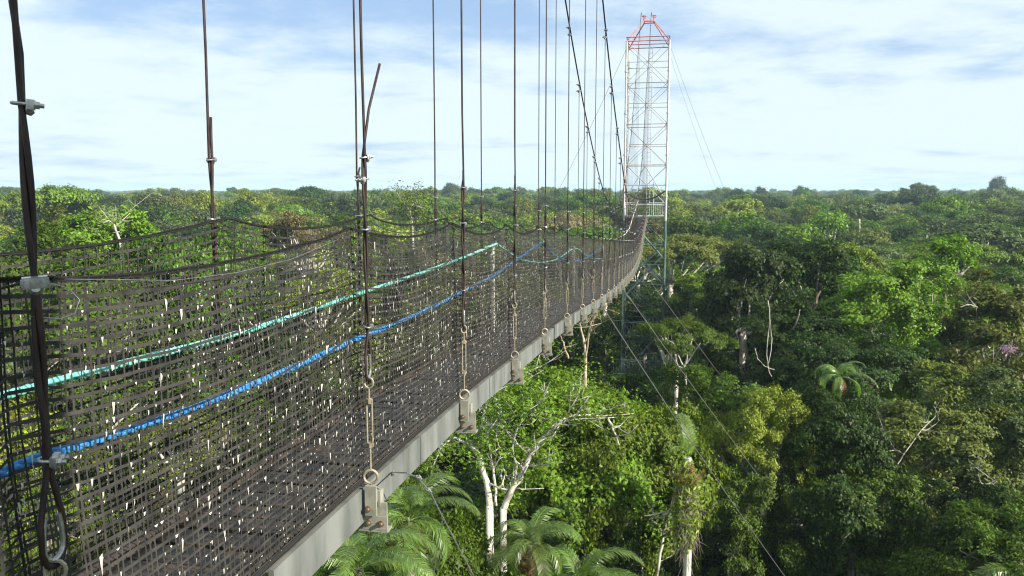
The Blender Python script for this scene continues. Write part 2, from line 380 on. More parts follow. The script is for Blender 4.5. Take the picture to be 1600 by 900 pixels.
# ------------------------------------------------------------------ hangers
def clamp_mesh():
    q = MB()
    u = []
    for k in range(9):
        a = math.pi*k/8; u.append((-.008-.012*math.sin(a), .013*math.cos(a), 0))
    q.tube([(.032, .013, 0)]+u+[(.032, -.013, 0)], .0042, 8)
    # saddle
    q.tube([(.008, 0, -.010), (.016, 0, -.011), (.021, 0, -.009)], [.012, .014, .009], 8)
    q.box((.015, 0, 0), (.014, .042, .022)); q.box((.020, 0, 0), (.006, .046, .015))
    for y in (.013, -.013): q.tube([(.0225, y, 0), (.0245, y, 0)], .0115, 14); q.tube([(.0246, y, 0), (.033, y, 0)], .0088, 6); q.tube([(.033, y, 0), (.042, y, 0)], .0048, 8)
    return q.mesh('clamp', GALV)
CLAMP = clamp_mesh()
def turn_mesh():
    q = MB()
    for x in (-.013, .013): q.tube([(x, 0, .43), (x, 0, .64)], .0048, 8)
    for z in (.425, .645): q.tube([(0, 0, z-.012), (0, 0, z+.012)], [.013, .016], 8); q.box((0, 0, z), (.036, .014, .014))
    q.tube([(0, 0, .30), (0, 0, .42)], .0055, 8); q.tube([(0, 0, .65), (0, 0, .71)], .0055, 8)
    for z, r in ((.735, .022),): q.tube([(r*math.cos(a), 0, z+r*1.2*math.sin(a)) for a in np.linspace(0, 2*math.pi, 14)[:-1]], .0052, 6, closed=True)
    return q.mesh('turnbuckle', TURN)
TURNM = turn_mesh()
def ring_mesh():
    q = MB(); q.tube([(.034*math.cos(a), 0, .265+.034*math.sin(a)) for a in np.linspace(0, 2*math.pi, 20)[:-1]], .0068, 8, closed=True)
    q.tube([(0, 0, .13), (0, 0, .235)], .0065, 8); return q.mesh('eye_ring', TURN)
RINGM = ring_mesh()
def thimble_mesh():
    q = MB(); pts = [(.020, 0, .87), (.026, 0, .84)]+[(.028*math.cos(a), 0, .80+.036*math.sin(a)) for a in np.linspace(0, -math.pi, 9)]+[(-.026, 0, .84), (-.020, 0, .87)]
    q.tube(pts, .0062, 8); return q.mesh('thimble', GALV)
THIM = thimble_mesh()
# per hanger look: (free end lean, free end height above upper clamp, extra clamp)
SPEC = {('R', 1): (-.02, .22, 0), ('R', 2): (.22, .46, 1), ('R', 3): (.0, .12, 0), ('R', 4): (-.01, .13, 0), ('R', 5): (-.02, .14, 0)}
def make_hanger(side, idx, s):
    lat = AR-.055 if side == 'R' else AL+.055; rd = random.Random(idx*17+(side == 'L')); zt = mainz(s)-BZ(s)
    zt = max(zt, 1.5); base = P(s, lat, BZ(s))
    where = 'right' if side == 'R' else 'left'
    t = empty('hanger_cable', tuple(base), f"rusty wire hanger with bright clamps, {ordw(idx)} along the {where} net counted from the camera", 'hanger cable', 'wire hangers carrying the footbridge')
    lean, fh, ex = SPEC.get((side, idx), (rd.uniform(-.03, .03), rd.uniform(.05, .25), 0))
    xax = HV; q = MB()
    def pt(x, z, y=0): return xax*x+Vector((0, 0, z))-LV*y*(1 if side == 'R' else -1)
    r = .0066 if idx > 1 else .0072
    up1 = 1.78+rd.uniform(-.08, .05); upc = min(up1, zt-.1)
    n = 14
    main = [pt(0, zt), pt(.0, min(upc+.5, zt-.02))]
    for k in range(n+1):
        f = k/n; z = upc+(1.02-upc)*f; main.append(pt(-.007*math.cos(f*7+.6*idx), z, .007*math.sin(f*7+.6*idx)))
    main += [pt(-.018, .93), pt(-.034, .86), pt(-.036, .79), pt(-.022, .757), pt(0, .748), pt(.022, .757), pt(.036, .79), pt(.034, .86), pt(.018, .93)]
    for k in range(n+1):
        f = 1-k/n; z = upc+(1.02-upc)*f; main.append(pt(.007*math.cos(f*7+.6*idx), z, -.007*math.sin(f*7+.6*idx)))
    main += [pt(.012+lean*.3, upc+min(fh, .8)*.5), pt(.014+lean, upc+fh)] if zt > upc+fh else [pt(.012, upc+.04)]
    q.tube(main, r, 8); q.build('wire_rope', CABLE, t, smooth=True)
    zs = [1.01, (1.43 if idx == 1 else 1.475)+(0 if side == 'R' else .045), upc]+([upc-.1] if ex else [])
    for k, z in enumerate(zs):
        big = idx == 1 and side == 'R'
        c = link('clamp', CLAMP, t, pt(0, z, .002)); a = math.atan2(HV.y, HV.x)+rd.uniform(-.9, .3)+(math.pi if (k == 3) else 0)-(.5 if idx == 1 else 0)
        c.rotation_euler = (rd.uniform(-.25, .25), rd.uniform(-.2, .2), a); c.scale = (1.0,)*3 if idx < 5 else ((1.15,)*3 if idx < 12 else (1.4,)*3)
        if big: c.rotation_euler = (0.05, .08, (.25, -1.05, .5)[k]); c.scale = ((1.0,)*3, (1.2,)*3, (1.0,)*3)[k]
    if zt > 1.9:
        for dz in (.06, .2): c = link('clamp', CLAMP, t, pt(0, zt-dz)); c.rotation_euler = (0, 0, rd.uniform(0, 3)); c.scale = (1.6,)*3
        q = MB(); q.tube([pt(.012, zt-.35), pt(.015, zt-.1), pt(.0, zt+.03), pt(-.012, zt-.1), pt(-.03, zt-.38)], r*.9, 6); q.build('top_loop', CABLE, t)
    ang = math.atan2(HV.y, HV.x)
    for nm, m in (('turnbuckle', TURNM), ('eye_ring', RINGM), ('thimble', THIM)):
        o = link(nm, m, t, (0, 0, 0)); o.rotation_euler = (0, 0, ang-(1.2 if nm != 'thimble' else 0)+rd.uniform(-.35, .35))
    return t
i = 0
for s in HS:
    if s < .5 or s > SEND-.3: continue
    i += 1; make_hanger('R', i, s); make_hanger('L', i, s-.11)

def main_cable(lat, label):
    q = MB(); o = P(-5, lat, mainz(-5)); q.tube([P(s, lat, mainz(s))-o for s in np.arange(-5, 62.01, .5)], .015, 8)
    return tag(q.build('main_cable', CABLE, None, o, smooth=True), label, 'cable', 'main suspension cables')
main_cable(AR-.055, 'thick dark main suspension cable sweeping down above the right hangers')
main_cable(AL+.055, 'thick dark main suspension cable sweeping down above the left hangers')

# handline ropes
def solve(u, v, a):
    r = ray(u, v); al = r.dot(HV); lf = r.dot(LV); t = a/lf; return Vector((0, 0, EYE))+r*t
def rope(name, pts, a, r, m, label, cat, extra=None):
    P3 = [solve(u, v, a) for u, v in pts]; fine = []
    for k in range(len(P3)-1):
        for f in np.linspace(0, 1, 7)[:-1]:
            p0 = P3[max(k-1, 0)]; p1 = P3[k]; p2 = P3[k+1]; p3 = P3[min(k+2, len(P3)-1)]
            fine.append(.5*((2*p1)+(p2-p0)*f+(2*p0-5*p1+4*p2-p3)*f*f+(3*p1-p0-3*p2+p3)*f**3))
    fine.append(P3[-1]); o = fine[0].copy()
    # three laid strands
    L_ = [0]
    for k in range(1, len(fine)): L_.append(L_[-1]+(fine[k]-fine[k-1]).length)
    tot = L_[-1]; n = int(tot/.02); xs = np.linspace(0, tot, n); C_ = np.array([[p.x, p.y, p.z] for p in fine]); C_ = np.stack([np.interp(xs, L_, C_[:, j]) for j in range(3)], 1)
    q = MB()
    for st in range(3):
        ph = xs*2*math.pi/.13+st*2.094; pp = C_+np.outer(np.cos(ph)*r*.5, [LV.x, LV.y, 0])+np.outer(np.sin(ph)*r*.5, [0, 0, 1])-np.array(o)
        q.tube([tuple(p) for p in pp], r*.62, 6)
    return tag(q.build(name, m, None, o, smooth=True), label, cat)
rope('handline_or_lit_edge', [(-60, 762), (0, 741), (70, 712), (160, 684), (320, 630), (440, 582), (560, 529), (640, 497), (723, 456), (780, 425), (846, 379)], AR+.045, .0135, BLUE,
     'bright blue rope strung diagonally behind the near net', 'rope')
rope('handline_or_lit_edge', [(-40, 632), (0, 620), (80, 598), (200, 566), (325, 534), (440, 500), (560, 459), (640, 433), (723, 403), (776, 381)], AL-.06, .0145, TURQ,
     'turquoise rope rising toward the first white post', 'rope')
rope('handline_or_lit_edge', [(776, 381), (795, 394), (812, 405), (830, 409), (850, 410), (872, 404), (898, 388), (912, 396), (925, 404), (940, 404)], AL-.05, .011, TURQ,
     'turquoise rope dipping between the white posts', 'rope')
rope('handline_or_lit_edge', [(846, 379), (858, 392), (872, 402), (890, 408), (905, 407), (922, 400), (938, 388)], AR+.05, .012, BLUE,
     'blue rope sagging beyond the second white post', 'rope')
for k, (u, v) in enumerate(((770, 381), (851, 376), (897, 385), (942, 383))):
    top = solve(u, v, AL-.04); al = (top-Vector((0, 0, EYE))).dot(HV); bot = BZ(al)+.24+EYE
    q = MB(); hgt = top.z-bot; q.tube([(0, 0, 0), (0, 0, hgt*.5), (0, 0, hgt)], [.022, .021, .020], 8)
    for z in np.arange(.06, hgt, .085): q.box((.0, 0, z), (.052, .05, .012))
    tag(q.build('rope_post', DROP, None, Vector((top.x, top.y, bot))), f"slim white ringed post behind the net, {ordw(k+1)} from the camera", 'post', 'white rope posts on the footbridge')

# tie-down lines below the girder
def line(name, pts, r, m, label, cat, group=None, clamps=()):
    q = MB(); o = Vector(pts[0]); q.tube([Vector(p)-o for p in pts], r, 6)
    if clamps:
        e = empty(name, tuple(o), label, cat, group); q.build('wire_rope', m, e)
        for c in clamps: k = link('clamp', CLAMP, e, Vector(c)-o); k.rotation_euler = (.4, .5, .6); k.scale = (.6,)*3
        return e
    return tag(q.build(name, m, None, o), label, cat, group)
def lp(a, b, n, sag=0): return [Vector(a).lerp(Vector(b), k/n)-Vector((0, 0, sag*4*(k/n)*(1-k/n))) for k in range(n+1)]
g1 = [solve(612, 738, AR-.02), at(635, 739, 3.83), at(652, 746, 3.92), at(672, 768, 4.0), at(690, 805, 4.1), at(740, 900, 4.5), at(900, 1240, 6.5), at(1000, 1460, 8)]
line('guy_wire', g1, .0042, GALV, 'bright guy wire curving down from the near girder with two clamps', 'wire', 'guy wires', clamps=(g1[0], at(653, 745, 3.9), at(668, 765, 3.98)))
line('guy_wire', [at(692, 812, 4.1), at(684, 850, 4.2), at(678, 900, 4.3), at(672, 1000, 4.5)], .0022, GALV, 'thin wire tail hanging beside the curved guy wire', 'wire', 'guy wires')
line('guy_wire', lp(P(17, AR-.02, BZ(17)+.05), at(1330, 1035, 30), 12, .3), .011, WIRE, 'nearest long guy wire slanting down right from the footbridge', 'wire', 'guy wires')
line('guy_wire', lp(P(24.5, AR-.02, BZ(24.5)+.05), at(1420, 1045, 42), 12, .3), .012, WIRE, 'second long guy wire slanting down right across the trees', 'wire', 'guy wires')
line('guy_wire', lp(P(40, AR-.02, BZ(40)+.05), at(1480, 1030, 60), 12, .5), .012, WIRE, 'third faint guy wire from the far footbridge into the dark trees', 'wire', 'guy wires')

# ------------------------------------------------------------------ far tower
def make_tower():
    wd = 3.05; c_s = TOWS+wd/2
    ctr = at(1009, 298, c_s*math.cos(HAZ)); lat = ctr.dot(LV)
    gnd = Vector((ctr.x, ctr.y, 0)); gnd.z = 0
    root = empty('lattice_tower', tuple(gnd), 'tall white lattice steel tower with faded red peak and green base', 'tower')
    def T(a, b, z): return LV*a+HV*b+Vector((0, 0, z))  # a left, b away
    h = wd/2; cor = [(h, -h), (-h, -h), (-h, h), (h, h)]
    ztop = EYE+10.75; zsp = EYE-2.2
    for a, b in cor:
        q = MB(); q.tube([T(a, b, 0), T(a, b, EYE-6.8)], .075, 8, mi=2); q.tube([T(a, b, EYE-6.8), T(a, b, zsp)], .075, 8, mi=0); q.tube([T(a, b, zsp), T(a, b, ztop)], .072, 8, mi=1)
        for z in np.arange(1.6, ztop, 3.0): q.tube([T(a, b, z-.05), T(a, b, z+.05)], .115, 8, mi=2 if z < EYE-6.8 else (0 if z < zsp else 1))
        q.build('leg', [TGRN, TWH, TDRK], root)
    lev = [ztop-1.475*k for k in range(0, 23)]
    for k, z in enumerate(lev):
        q = MB(); m = TWH if z > zsp+.3 else (TGRN if z > EYE-6.5 else TDRK); r = .027 if k % 2 else .038
        for j in range(4): a, b = cor[j]; a2, b2 = cor[(j+1) % 4]; q.tube([T(a, b, z), T(a2, b2, z)], r, 4)
        q.build('brace_ring', TRED if k == 0 else m, root)
    for k in range(0, 22, 2):
        z0, z1 = lev[k], lev[k+2] if k+2 < len(lev) else lev[-1]-1.4; m = TWH if z1 > zsp-.5 else (TGRN if z1 > EYE-8 else TDRK)
        for j in range(4):
            a, b = cor[j]; a2, b2 = cor[(j+1) % 4]; q = MB(); w = .022 if k not in (6, 8) else .03
            o2 = .03*(1 if j < 2 else -1)
            if k == 6 and j == 0 or k == 8 and j == 0:
                # opening the bridge passes through: knee braces instead of a full cross
                mid = T(0, -h, z0-.1)
                q.tube([mid, T(h, -h, z1+.3)], .035, 4); q.tube([mid, T(-h, -h, z1+.3)], .035, 4)
                if k == 8: continue
            else:
                q.tube([T(a, b, z0), T(a2, b2, z1)], w, 4); q.tube([T(a*.985, b*.985, z1), T(a2*.985, b2*.985, z0)], w, 4)
            q.build('cross_brace', m, root)
    # red peak
    q = MB(); zp = EYE+12.35
    for a, b in cor: q.tube([T(a, b, ztop), T(a*.24, b*.24, zp)], .045, 6)
    for j in range(4): a, b = cor[j]; a2, b2 = cor[(j+1) % 4]; q.tube([T(a*.24, b*.24, zp), T(a2*.24, b2*.24, zp)], .05, 6); q.tube([T(a, b, ztop+.28), T(a2, b2, ztop+.28)], .04, 4)
    pk = q.build('peak_frame', TRED, root)
    for a in (.36, -.36):
        q = MB()
        for b in (-.35, .35): q.tube([T(a-.1, b, zp+.38), T(a+.1, b, zp+.38)], .04, 6); q.tube([T(a, b, zp), T(a, b, zp+.42)], .045, 6)
        q.tube([T(a-.16, 0, zp+.42), T(a+.16, 0, zp+.42)], .035, 6)
        q.build('cable_saddle', TRED, pk)
    # arrival platform and railing
    zp2 = BZ(TOWS)+.2+EYE
    q = MB(); q.box((0, 0, 0), (wd-.16, wd-.16, .1), Matrix.Translation(T(0, 0, zp2)) @ Matrix.Rotation(math.atan2(LV.y, LV.x), 4, 'Z')); q.build('platform', TWH, root)
    def rail(pa, pb, z, hh, m, n=9):
        q = MB(); a = Vector(pa); b = Vector(pb)
        q.tube([a+Vector((0, 0, z)), b+Vector((0, 0, z))], .035, 4); q.tube([a+Vector((0, 0, z+hh)), b+Vector((0, 0, z+hh))], .03, 4)
        for k in range(n+1): p = a.lerp(b, k/n)+Vector((0, 0, z)); q.tube([p, p+Vector((0, 0, hh))], .017, 4)
        q.build('railing', m, root)
    rail(T(-h+.08, -h-.02, 0), T(-.35, -h-.02, 0), zp2+.1, .95, TWH, 8)
    rail(T(-h, -h, 0), T(-h, h, 0), zp2+.1, .95, TWH, 9); rail(T(h, -h, 0), T(h, h, 0), zp2+.1, .95, TWH, 9); rail(T(h-.08, -h-.02, 0), T(.62, -h-.02, 0), zp2+.1, .95, TWH, 4)
    q = MB()
    for sg in (-1,): q.tube([T(-.62, -h-.04, zp2+.1), T(-.62, -h-.04, zp2+2.6)], .03, 4)
    q.build('door_post', TWH, root)
    # stair flights and landings in the lower part
    zl = zp2; side = 1
    for k in range(6):
        z0, z1 = zl-2.95*k, zl-2.95*(k+1); q = MB(); xa, xb = (h*.85*side, -h*.85*side)
        for bb in (-h+.35, -h+1.1): q.tube([T(xa, bb, z0), T(xb, bb, z1)], .05, 4)
        for j in range(13): f = (j+.5)/13; q.tube([T(xa+(xb-xa)*f, -h+.35, z0+(z1-z0)*f), T(xa+(xb-xa)*f, -h+1.1, z0+(z1-z0)*f)], .045, 4)
        q.tube([T(xa, -h+.33, z0+.95), T(xb, -h+.33, z1+.95)], .028, 4)
        q.build('stair_flight', TGRN if k < 2 else TDRK, root); side = -side
        if k in (2, 3): rail(T(h+.55, -h-.5, 0), T(-h+.4, -h-.5, 0), z1, 1.1, TDRK, 16)
    # drooping black hose across the doorway, lift mast
    q = MB(); q.tube([T(h*.95-(2*h*.95)*f, -h-.05, EYE-.05-.62*4*f*(1-f)+.05*f) for f in np.linspace(0, 1, 16)], .06, 6); q.build('sagging_hose', HOSE, root)
    q = MB()
    for x in (-.12, .12): q.tube([T(x-.15, h*.6, EYE-2), T(x-.15, h*.6, ztop)], .022, 4)
    for z in np.arange(EYE-2, ztop, .35): q.tube([T(-.27, h*.6, z), T(-.03, h*.6, z)], .014, 4)
    q.build('ladder', TWH, root)
    return root, T, gnd
tower, TT, TG = make_tower()
def tw(a, b, z): return TG+TT(a, b, z)
line('guy_wire', lp(tw(-1.55, -1.5, EYE+10.4), at(1190, 420, 78), 14, .9), .009, WIRE, 'upper thin guy wire running from tower shoulder down to the right', 'wire', 'guy wires')
line('guy_wire', lp(tw(-1.55, 1.5, EYE+10.2), at(1176, 420, 80), 14, 1.2), .007, WIRE, 'lower thin guy wire running from tower shoulder down to the right', 'wire', 'guy wires')
line('guy_wire', lp(tw(1.55, -1.5, EYE+10.2), at(800, 420, 72), 14, .9), .012, WIRE, 'thin guy wire from tower shoulder down to the left', 'wire', 'guy wires')

line('handline_or_lit_edge', [P(t_, AL-.02, BZ(t_)+.235+NETH+.08) for t_ in np.arange(38, 60.3, 1.0)], .02, mat('sunlit_net_edge', (.45, .45, .42), .8), 'added pale line for the sunlit top edge of the left net where it climbs to the tower', 'rope')  # pale line added to paint sunlight on the top edge of the left net
def near_tower():
    root = empty('lattice_tower', tuple(P(-1.8, .9, -EYE)), 'lattice tower with the platform the picture is taken from, outside the frame', 'tower'); o = root.location.copy(); cs = [(.43, -1.60), (.43, 3.5), (-4.6, 3.5), (-4.6, -1.60)]
    for s_, l in cs:
        q = MB(); q.tube([P(s_, l, -EYE)-o, P(s_, l, 15)-o], .11, 10); q.build('leg', TWH, root)
    for k in range(1, 17):
        z = -EYE+3*k+.4; q = MB()
        if abs(z) < 1.5: continue
        for j in range(4): a, b = cs[j], cs[(j+1) % 4]; q.tube([P(*a, z)-o, P(*b, z)-o], .04, 4)
        q.build('brace_ring', TWH, root)
    q = MB(); q.tube([P(.43, -1.6, -1.5)-o, P(.43, 1.2, -1.5)-o], .05, 4)
    for k in range(20): q.tube([P(.35-.24*k, -1.6, -1.52)-o, P(.35-.24*k, 3.5, -1.52)-o], [.06, .06], 4)
    q.build('platform', DECK, root)
near_tower()

# ------------------------------------------------------------------ trees
def unit(a): return a/np.maximum(np.linalg.norm(a, axis=-1, keepdims=True), 1e-9)
def leaves(pos, nrm, L_, rng, fold=.25, aspect=.5, droop=.3):
    n = len(pos); d = unit(rng.standard_normal((n, 3))); nrm = unit(nrm); d = unit(d-nrm*np.sum(d*nrm, 1, keepdims=True)); d[:, 2] -= droop; d = unit(d)
    sd = unit(np.cross(nrm, d)); nn = np.cross(d, sd); L_ = np.asarray(L_).reshape(-1, 1)*np.ones((n, 1))
    a = pos-d*L_*.5; c = pos+d*L_*.5; b = pos+sd*L_*aspect*.5+nn*L_*fold*.3-d*L_*.06; e = pos-sd*L_*aspect*.5+nn*L_*fold*.3-d*L_*.06
    return np.stack([a, b, c, e], 1)
def crown_lumps(rng, R, Hc, style):
    L_ = []
    if style == 'dome':
        for k in range(int(rng.integers(22, 30))):
            a = rng.uniform(0, 2*math.pi); rr = math.sqrt(rng.uniform(0, 1))*R*.86; top = Hc*math.sqrt(max(0, 1-(rr/R)**2))*rng.uniform(.72, 1.08)
            L_.append((rr*math.cos(a), rr*math.sin(a), top-R*.22, R*rng.uniform(.16, .30), .62))
        for k in range(12):
            a = rng.uniform(0, 2*math.pi); L_.append((R*.85*math.cos(a), R*.85*math.sin(a), Hc*rng.uniform(-.15, .35), R*rng.uniform(.14, .24), .8))
    elif style == 'umbrella':
        for k in range(30):
            a = rng.uniform(0, 2*math.pi); rr = math.sqrt(rng.uniform(0, 1))*R; L_.append((rr*math.cos(a), rr*math.sin(a), Hc*(.85-.28*(rr/R)**2)+rng.uniform(-.05, .05)*Hc, R*rng.uniform(.13, .22), .30))
    elif style == 'draped':
        for k in range(34):
            a = rng.uniform(0, 2*math.pi); f = rng.uniform(0, 1)**.8; zz = Hc*(1-2.1*f); rr = R*(.25+.65*min(1, 1.6*f))*rng.uniform(.75, 1.1)
            L_.append((rr*math.cos(a), rr*math.sin(a), zz-R*.2, R*rng.uniform(.15, .26), rng.uniform(.8, 1.4)))
    elif style == 'column':
        dep = 13.0
        for k in range(46):
            a = rng.uniform(0, 2*math.pi); f = rng.uniform(0, 1)**1.1; zz = Hc-dep*f; rr = R*min(1, .35+2.2*f)*rng.uniform(.35, 1.0)*(1-.35*max(0, f-.5))
            L_.append((rr*math.cos(a), rr*math.sin(a), zz-R*.2, R*rng.uniform(.13, .27), rng.uniform(.6, 1.2)))
    elif style == 'open':
        for k in range(20):
            a = rng.uniform(0, 2*math.pi); rr = R*rng.uniform(.2, 1.0); L_.append((rr*math.cos(a), rr*math.sin(a), Hc*(.9-.6*(rr/R)**2)*rng.uniform(.6, 1.15), R*rng.uniform(.10, .20), .55))
    return L_
def make_template(seed, R, Hc, top, style, nleaf, lsize, trunk_r=.32, pale=False, cluster=7, mat_=None, limbs=10):
    rng = np.random.default_rng(seed); lumps = crown_lumps(rng, R, Hc, style); zb = top-Hc
    vol = np.array([l[3]**2 for l in lumps]); vol /= vol.sum(); nt_ = nleaf//cluster
    li = rng.choice(len(lumps), nt_, p=vol); Lm = np.array([l[:5] for l in lumps])[li]
    nsub = 9; SD = unit(rng.standard_normal((len(lumps), nsub, 3))); SD[:, :, 2] = np.where((SD[:, :, 2] < 0) & (rng.random((len(lumps), nsub)) < .7), -SD[:, :, 2], SD[:, :, 2])
    SR = rng.uniform(.55, 1.15, (len(lumps), nsub, 1)); si = rng.integers(0, nsub, nt_); ar3 = np.stack([np.ones(nt_), np.ones(nt_), Lm[:, 4]], 1)
    cen = Lm[:, :3]+SD[li, si]*SR[li, si]*Lm[:, 3:4]*ar3
    d = unit(rng.standard_normal((nt_, 3))); flip = (d[:, 2] < 0) & (rng.random(nt_) < .6); d[flip, 2] *= -1
    sr_ = (.24+.22*((si*7+li*3) % 5)/4)[:, None]*Lm[:, 3:4]*rng.uniform(.35, 1.1, nt_)[:, None]
    pos = cen+d*sr_*np.stack([np.ones(nt_), np.ones(nt_), np.full(nt_, .7)], 1); pos[:, 2] += zb; d = unit(d+.6*SD[li, si])
    tw_ = np.repeat(pos, cluster, 0)+rng.standard_normal((nt_*cluster, 3))*lsize*[.85, .85, .45]
    dd = np.repeat(d, cluster, 0); cc_ = unit((tw_-np.array([0, 0, zb-(.25*Hc if style != 'column' else 3.0)]))*np.array([1, 1, 1.1 if style != 'column' else .5])); nr = cc_*.75+dd*.45+np.array([0, 0, .35])+rng.standard_normal(dd.shape)*.42
    Q = leaves(tw_, nr, lsize*rng.uniform(.6, 1.25, len(tw_)), rng)
    if style in ('draped', 'column'):      # hanging curtains of vine
        nv = nleaf//5; st = rng.choice(len(lumps), 46); A = np.array([l[:4] for l in lumps])[st]; a = rng.uniform(0, 6.28, 46); A[:, 0] += np.cos(a)*A[:, 3]*.9; A[:, 1] += np.sin(a)*A[:, 3]*.9
        ln = rng.uniform(1.5, 6.0, 46); k = rng.integers(0, 46, nv); p = A[k, :3].copy(); p[:, 2] += zb-rng.uniform(0, 1, nv)*ln[k]; p[:, :2] += rng.standard_normal((nv, 2))*.22
        Q = np.concatenate([Q, leaves(p, np.stack([p[:, 0], p[:, 1], np.zeros(nv)+R*.6], 1)+rng.standard_normal((nv, 3))*R*.3, lsize*rng.uniform(.6, 1.1, nv), rng, droop=.9)])
    cm = quads_mesh('crown', Q, [mat_ or LEAF])
    q = MB(); fork = zb+Hc*(-.1 if style != 'draped' else -.5); lx, ly = rng.uniform(-.6, .6, 2)
    q.tube([(0, 0, -.5), (lx*.3, ly*.3, fork*.35), (lx*.8, ly*.8, fork*.7), (lx, ly, fork)], [trunk_r*1.5, trunk_r*1.05, trunk_r*.9, trunk_r*.8], 9)
    order = np.argsort([-l[3]*(.6+.8*rng.random()) for l in lumps])[:limbs]
    for k in order:
        l = lumps[k]; e = Vector((l[0], l[1], l[2]+zb)); b = Vector((lx, ly, fork)); m1 = b.lerp(e, .35)+Vector((rng.uniform(-.4, .4), rng.uniform(-.4, .4), -.08*R)); m2 = b.lerp(e, .72)+Vector((rng.uniform(-.3, .3), rng.uniform(-.3, .3), .02*R))
        r0 = trunk_r*rng.uniform(.3, .5); q.tube([b, m1, m2, e], [r0*1.2, r0*.8, r0*.5, r0*.22], 6)
        for t_ in range(3):
            a = e+Vector(tuple(rng.uniform(-1, 1, 3)*l[3]*np.array([1, 1, l[4]]))); mm = m2.lerp(a, .5)+Vector(tuple(rng.uniform(-.25, .25, 3))); q.tube([m2.lerp(e, rng.uniform(0, .6)), mm, a], [r0*.35, r0*.25, r0*.1], 5)
    tm = q.mesh('trunk', PALEBARK if pale else BARK, True)
    return dict(crown=cm, trunk=tm, top=top, R=R, style=style, seed=seed)
TN = [make_template(101, 4.6, 4.2, 30, 'dome', 60000, .165, .30), make_template(102, 5.2, 4.6, 30, 'dome', 66000, .185, .34), make_template(103, 4.0, 5.0, 30, 'draped', 62000, .16, .26),
      make_template(104, 4.6, 5.6, 30, 'draped', 66000, .18, .3), make_template(105, 4.4, 3.4, 30, 'open', 24000, .20, .26, True), make_template(106, 4.2, 3.0, 30, 'umbrella', 40000, .15, .22, True),
      make_template(107, 4.4, 4.5, 30, 'column', 100000, .165, .24, True), make_template(108, 4.0, 4.0, 30, 'column', 96000, .15, .22), make_template(109, 4.8, 4.5, 30, 'column', 100000, .195, .26)]
TM = [make_template(201, 6.2, 5.0, 30, 'dome', 30000, .33, .36), make_template(202, 7.2, 5.6, 30, 'dome', 32000, .36, .42, True), make_template(203, 5.2, 6.0, 30, 'draped', 26000, .31, .3),
      make_template(204, 6.4, 4.2, 30, 'open', 15000, .33, .34, True, limbs=16), make_template(205, 7.6, 4.4, 30, 'umbrella', 26000, .30, .36, True, limbs=14), make_template(206, 5.6, 5.4, 30, 'dome', 26000, .30, .3),
      make_template(207, 5.6, 5.0, 30, 'column', 46000, .30, .3, True), make_template(208, 5.2, 5.0, 30, 'column', 44000, .27, .3)]
CK = {'dark green': (.021, .048, .006), 'mid green': (.050, .106, .008), 'bright green': (.085, .158, .012), 'yellow-green': (.140, .190, .020), 'olive': (.085, .108, .019), 'grey-green': (.062, .094, .030), 'brownish': (.125, .112, .045)}
CW = (('dark green', .27), ('mid green', .33), ('bright green', .18), ('yellow-green', .06), ('olive', .07), ('grey-green', .07), ('brownish', .01))
TF = [make_template(301, 6.4, 7.2, 30, 'dome', 6500, .72, .4, cluster=5), make_template(302, 7.2, 7.6, 30, 'dome', 7000, .8, .4, True, cluster=5), make_template(303, 6.4, 5.6, 30, 'open', 4200, .7, .4, True, cluster=5),
      make_template(304, 8.0, 5.6, 30, 'umbrella', 7000, .7, .45, True, cluster=5)]
CLEAF = {k: leaf_mat('far_leaf', fixed=v) for k, v in CK.items()}
TINT = {}
def tinted(me, colour):
    if (me.name, colour) not in TINT:
        m2 = me.copy(); m2.materials[0] = CLEAF[colour]; TINT[(me.name, colour)] = m2
    return TINT[(me.name, colour)]
SHAPE = {'column': 'tall creeper-clad', 'dome': 'domed', 'draped': 'vine-draped', 'open': 'open-branched', 'umbrella': 'flat-topped'}
TREES = []
def put_tree(x, y, top, tmpl, colour, sx=1.0, rot=None, label=None, name='broadleaf_tree'):
    r = empty(name, (x, y, 0), None, 'tree', 'rainforest trees'); r.rotation_euler = (0, 0, random.uniform(0, 6.28) if rot is None else rot); r.scale = (sx, sx, top/tmpl['top'])
    c = link('crown', tinted(tmpl['crown'], colour) if tmpl['seed'] > 300 else tmpl['crown'], r); c.color = (*CK[colour], 1); t = link('trunk', tmpl['trunk'], r)
    TREES.append(dict(o=r, x=x, y=y, top=top, col=colour, sh=SHAPE[tmpl['style']], label=label, R=tmpl['R']*sx)); return r
def bridge_clear(x, y, R, top):
    s = x*HV.x+y*HV.y; l = x*LV.x+y*LV.y
    if -8 < s < 66 and abs(l-1.78) < R+1.6: return top < EYE+BZ(max(-2, min(s, 60)))-1.2
    return True
def pick(w):
    t = random.random()*sum(b for a, b in w)
    for a, b in w:
        t -= b
        if t <= 0: return a
    return w[0][0]
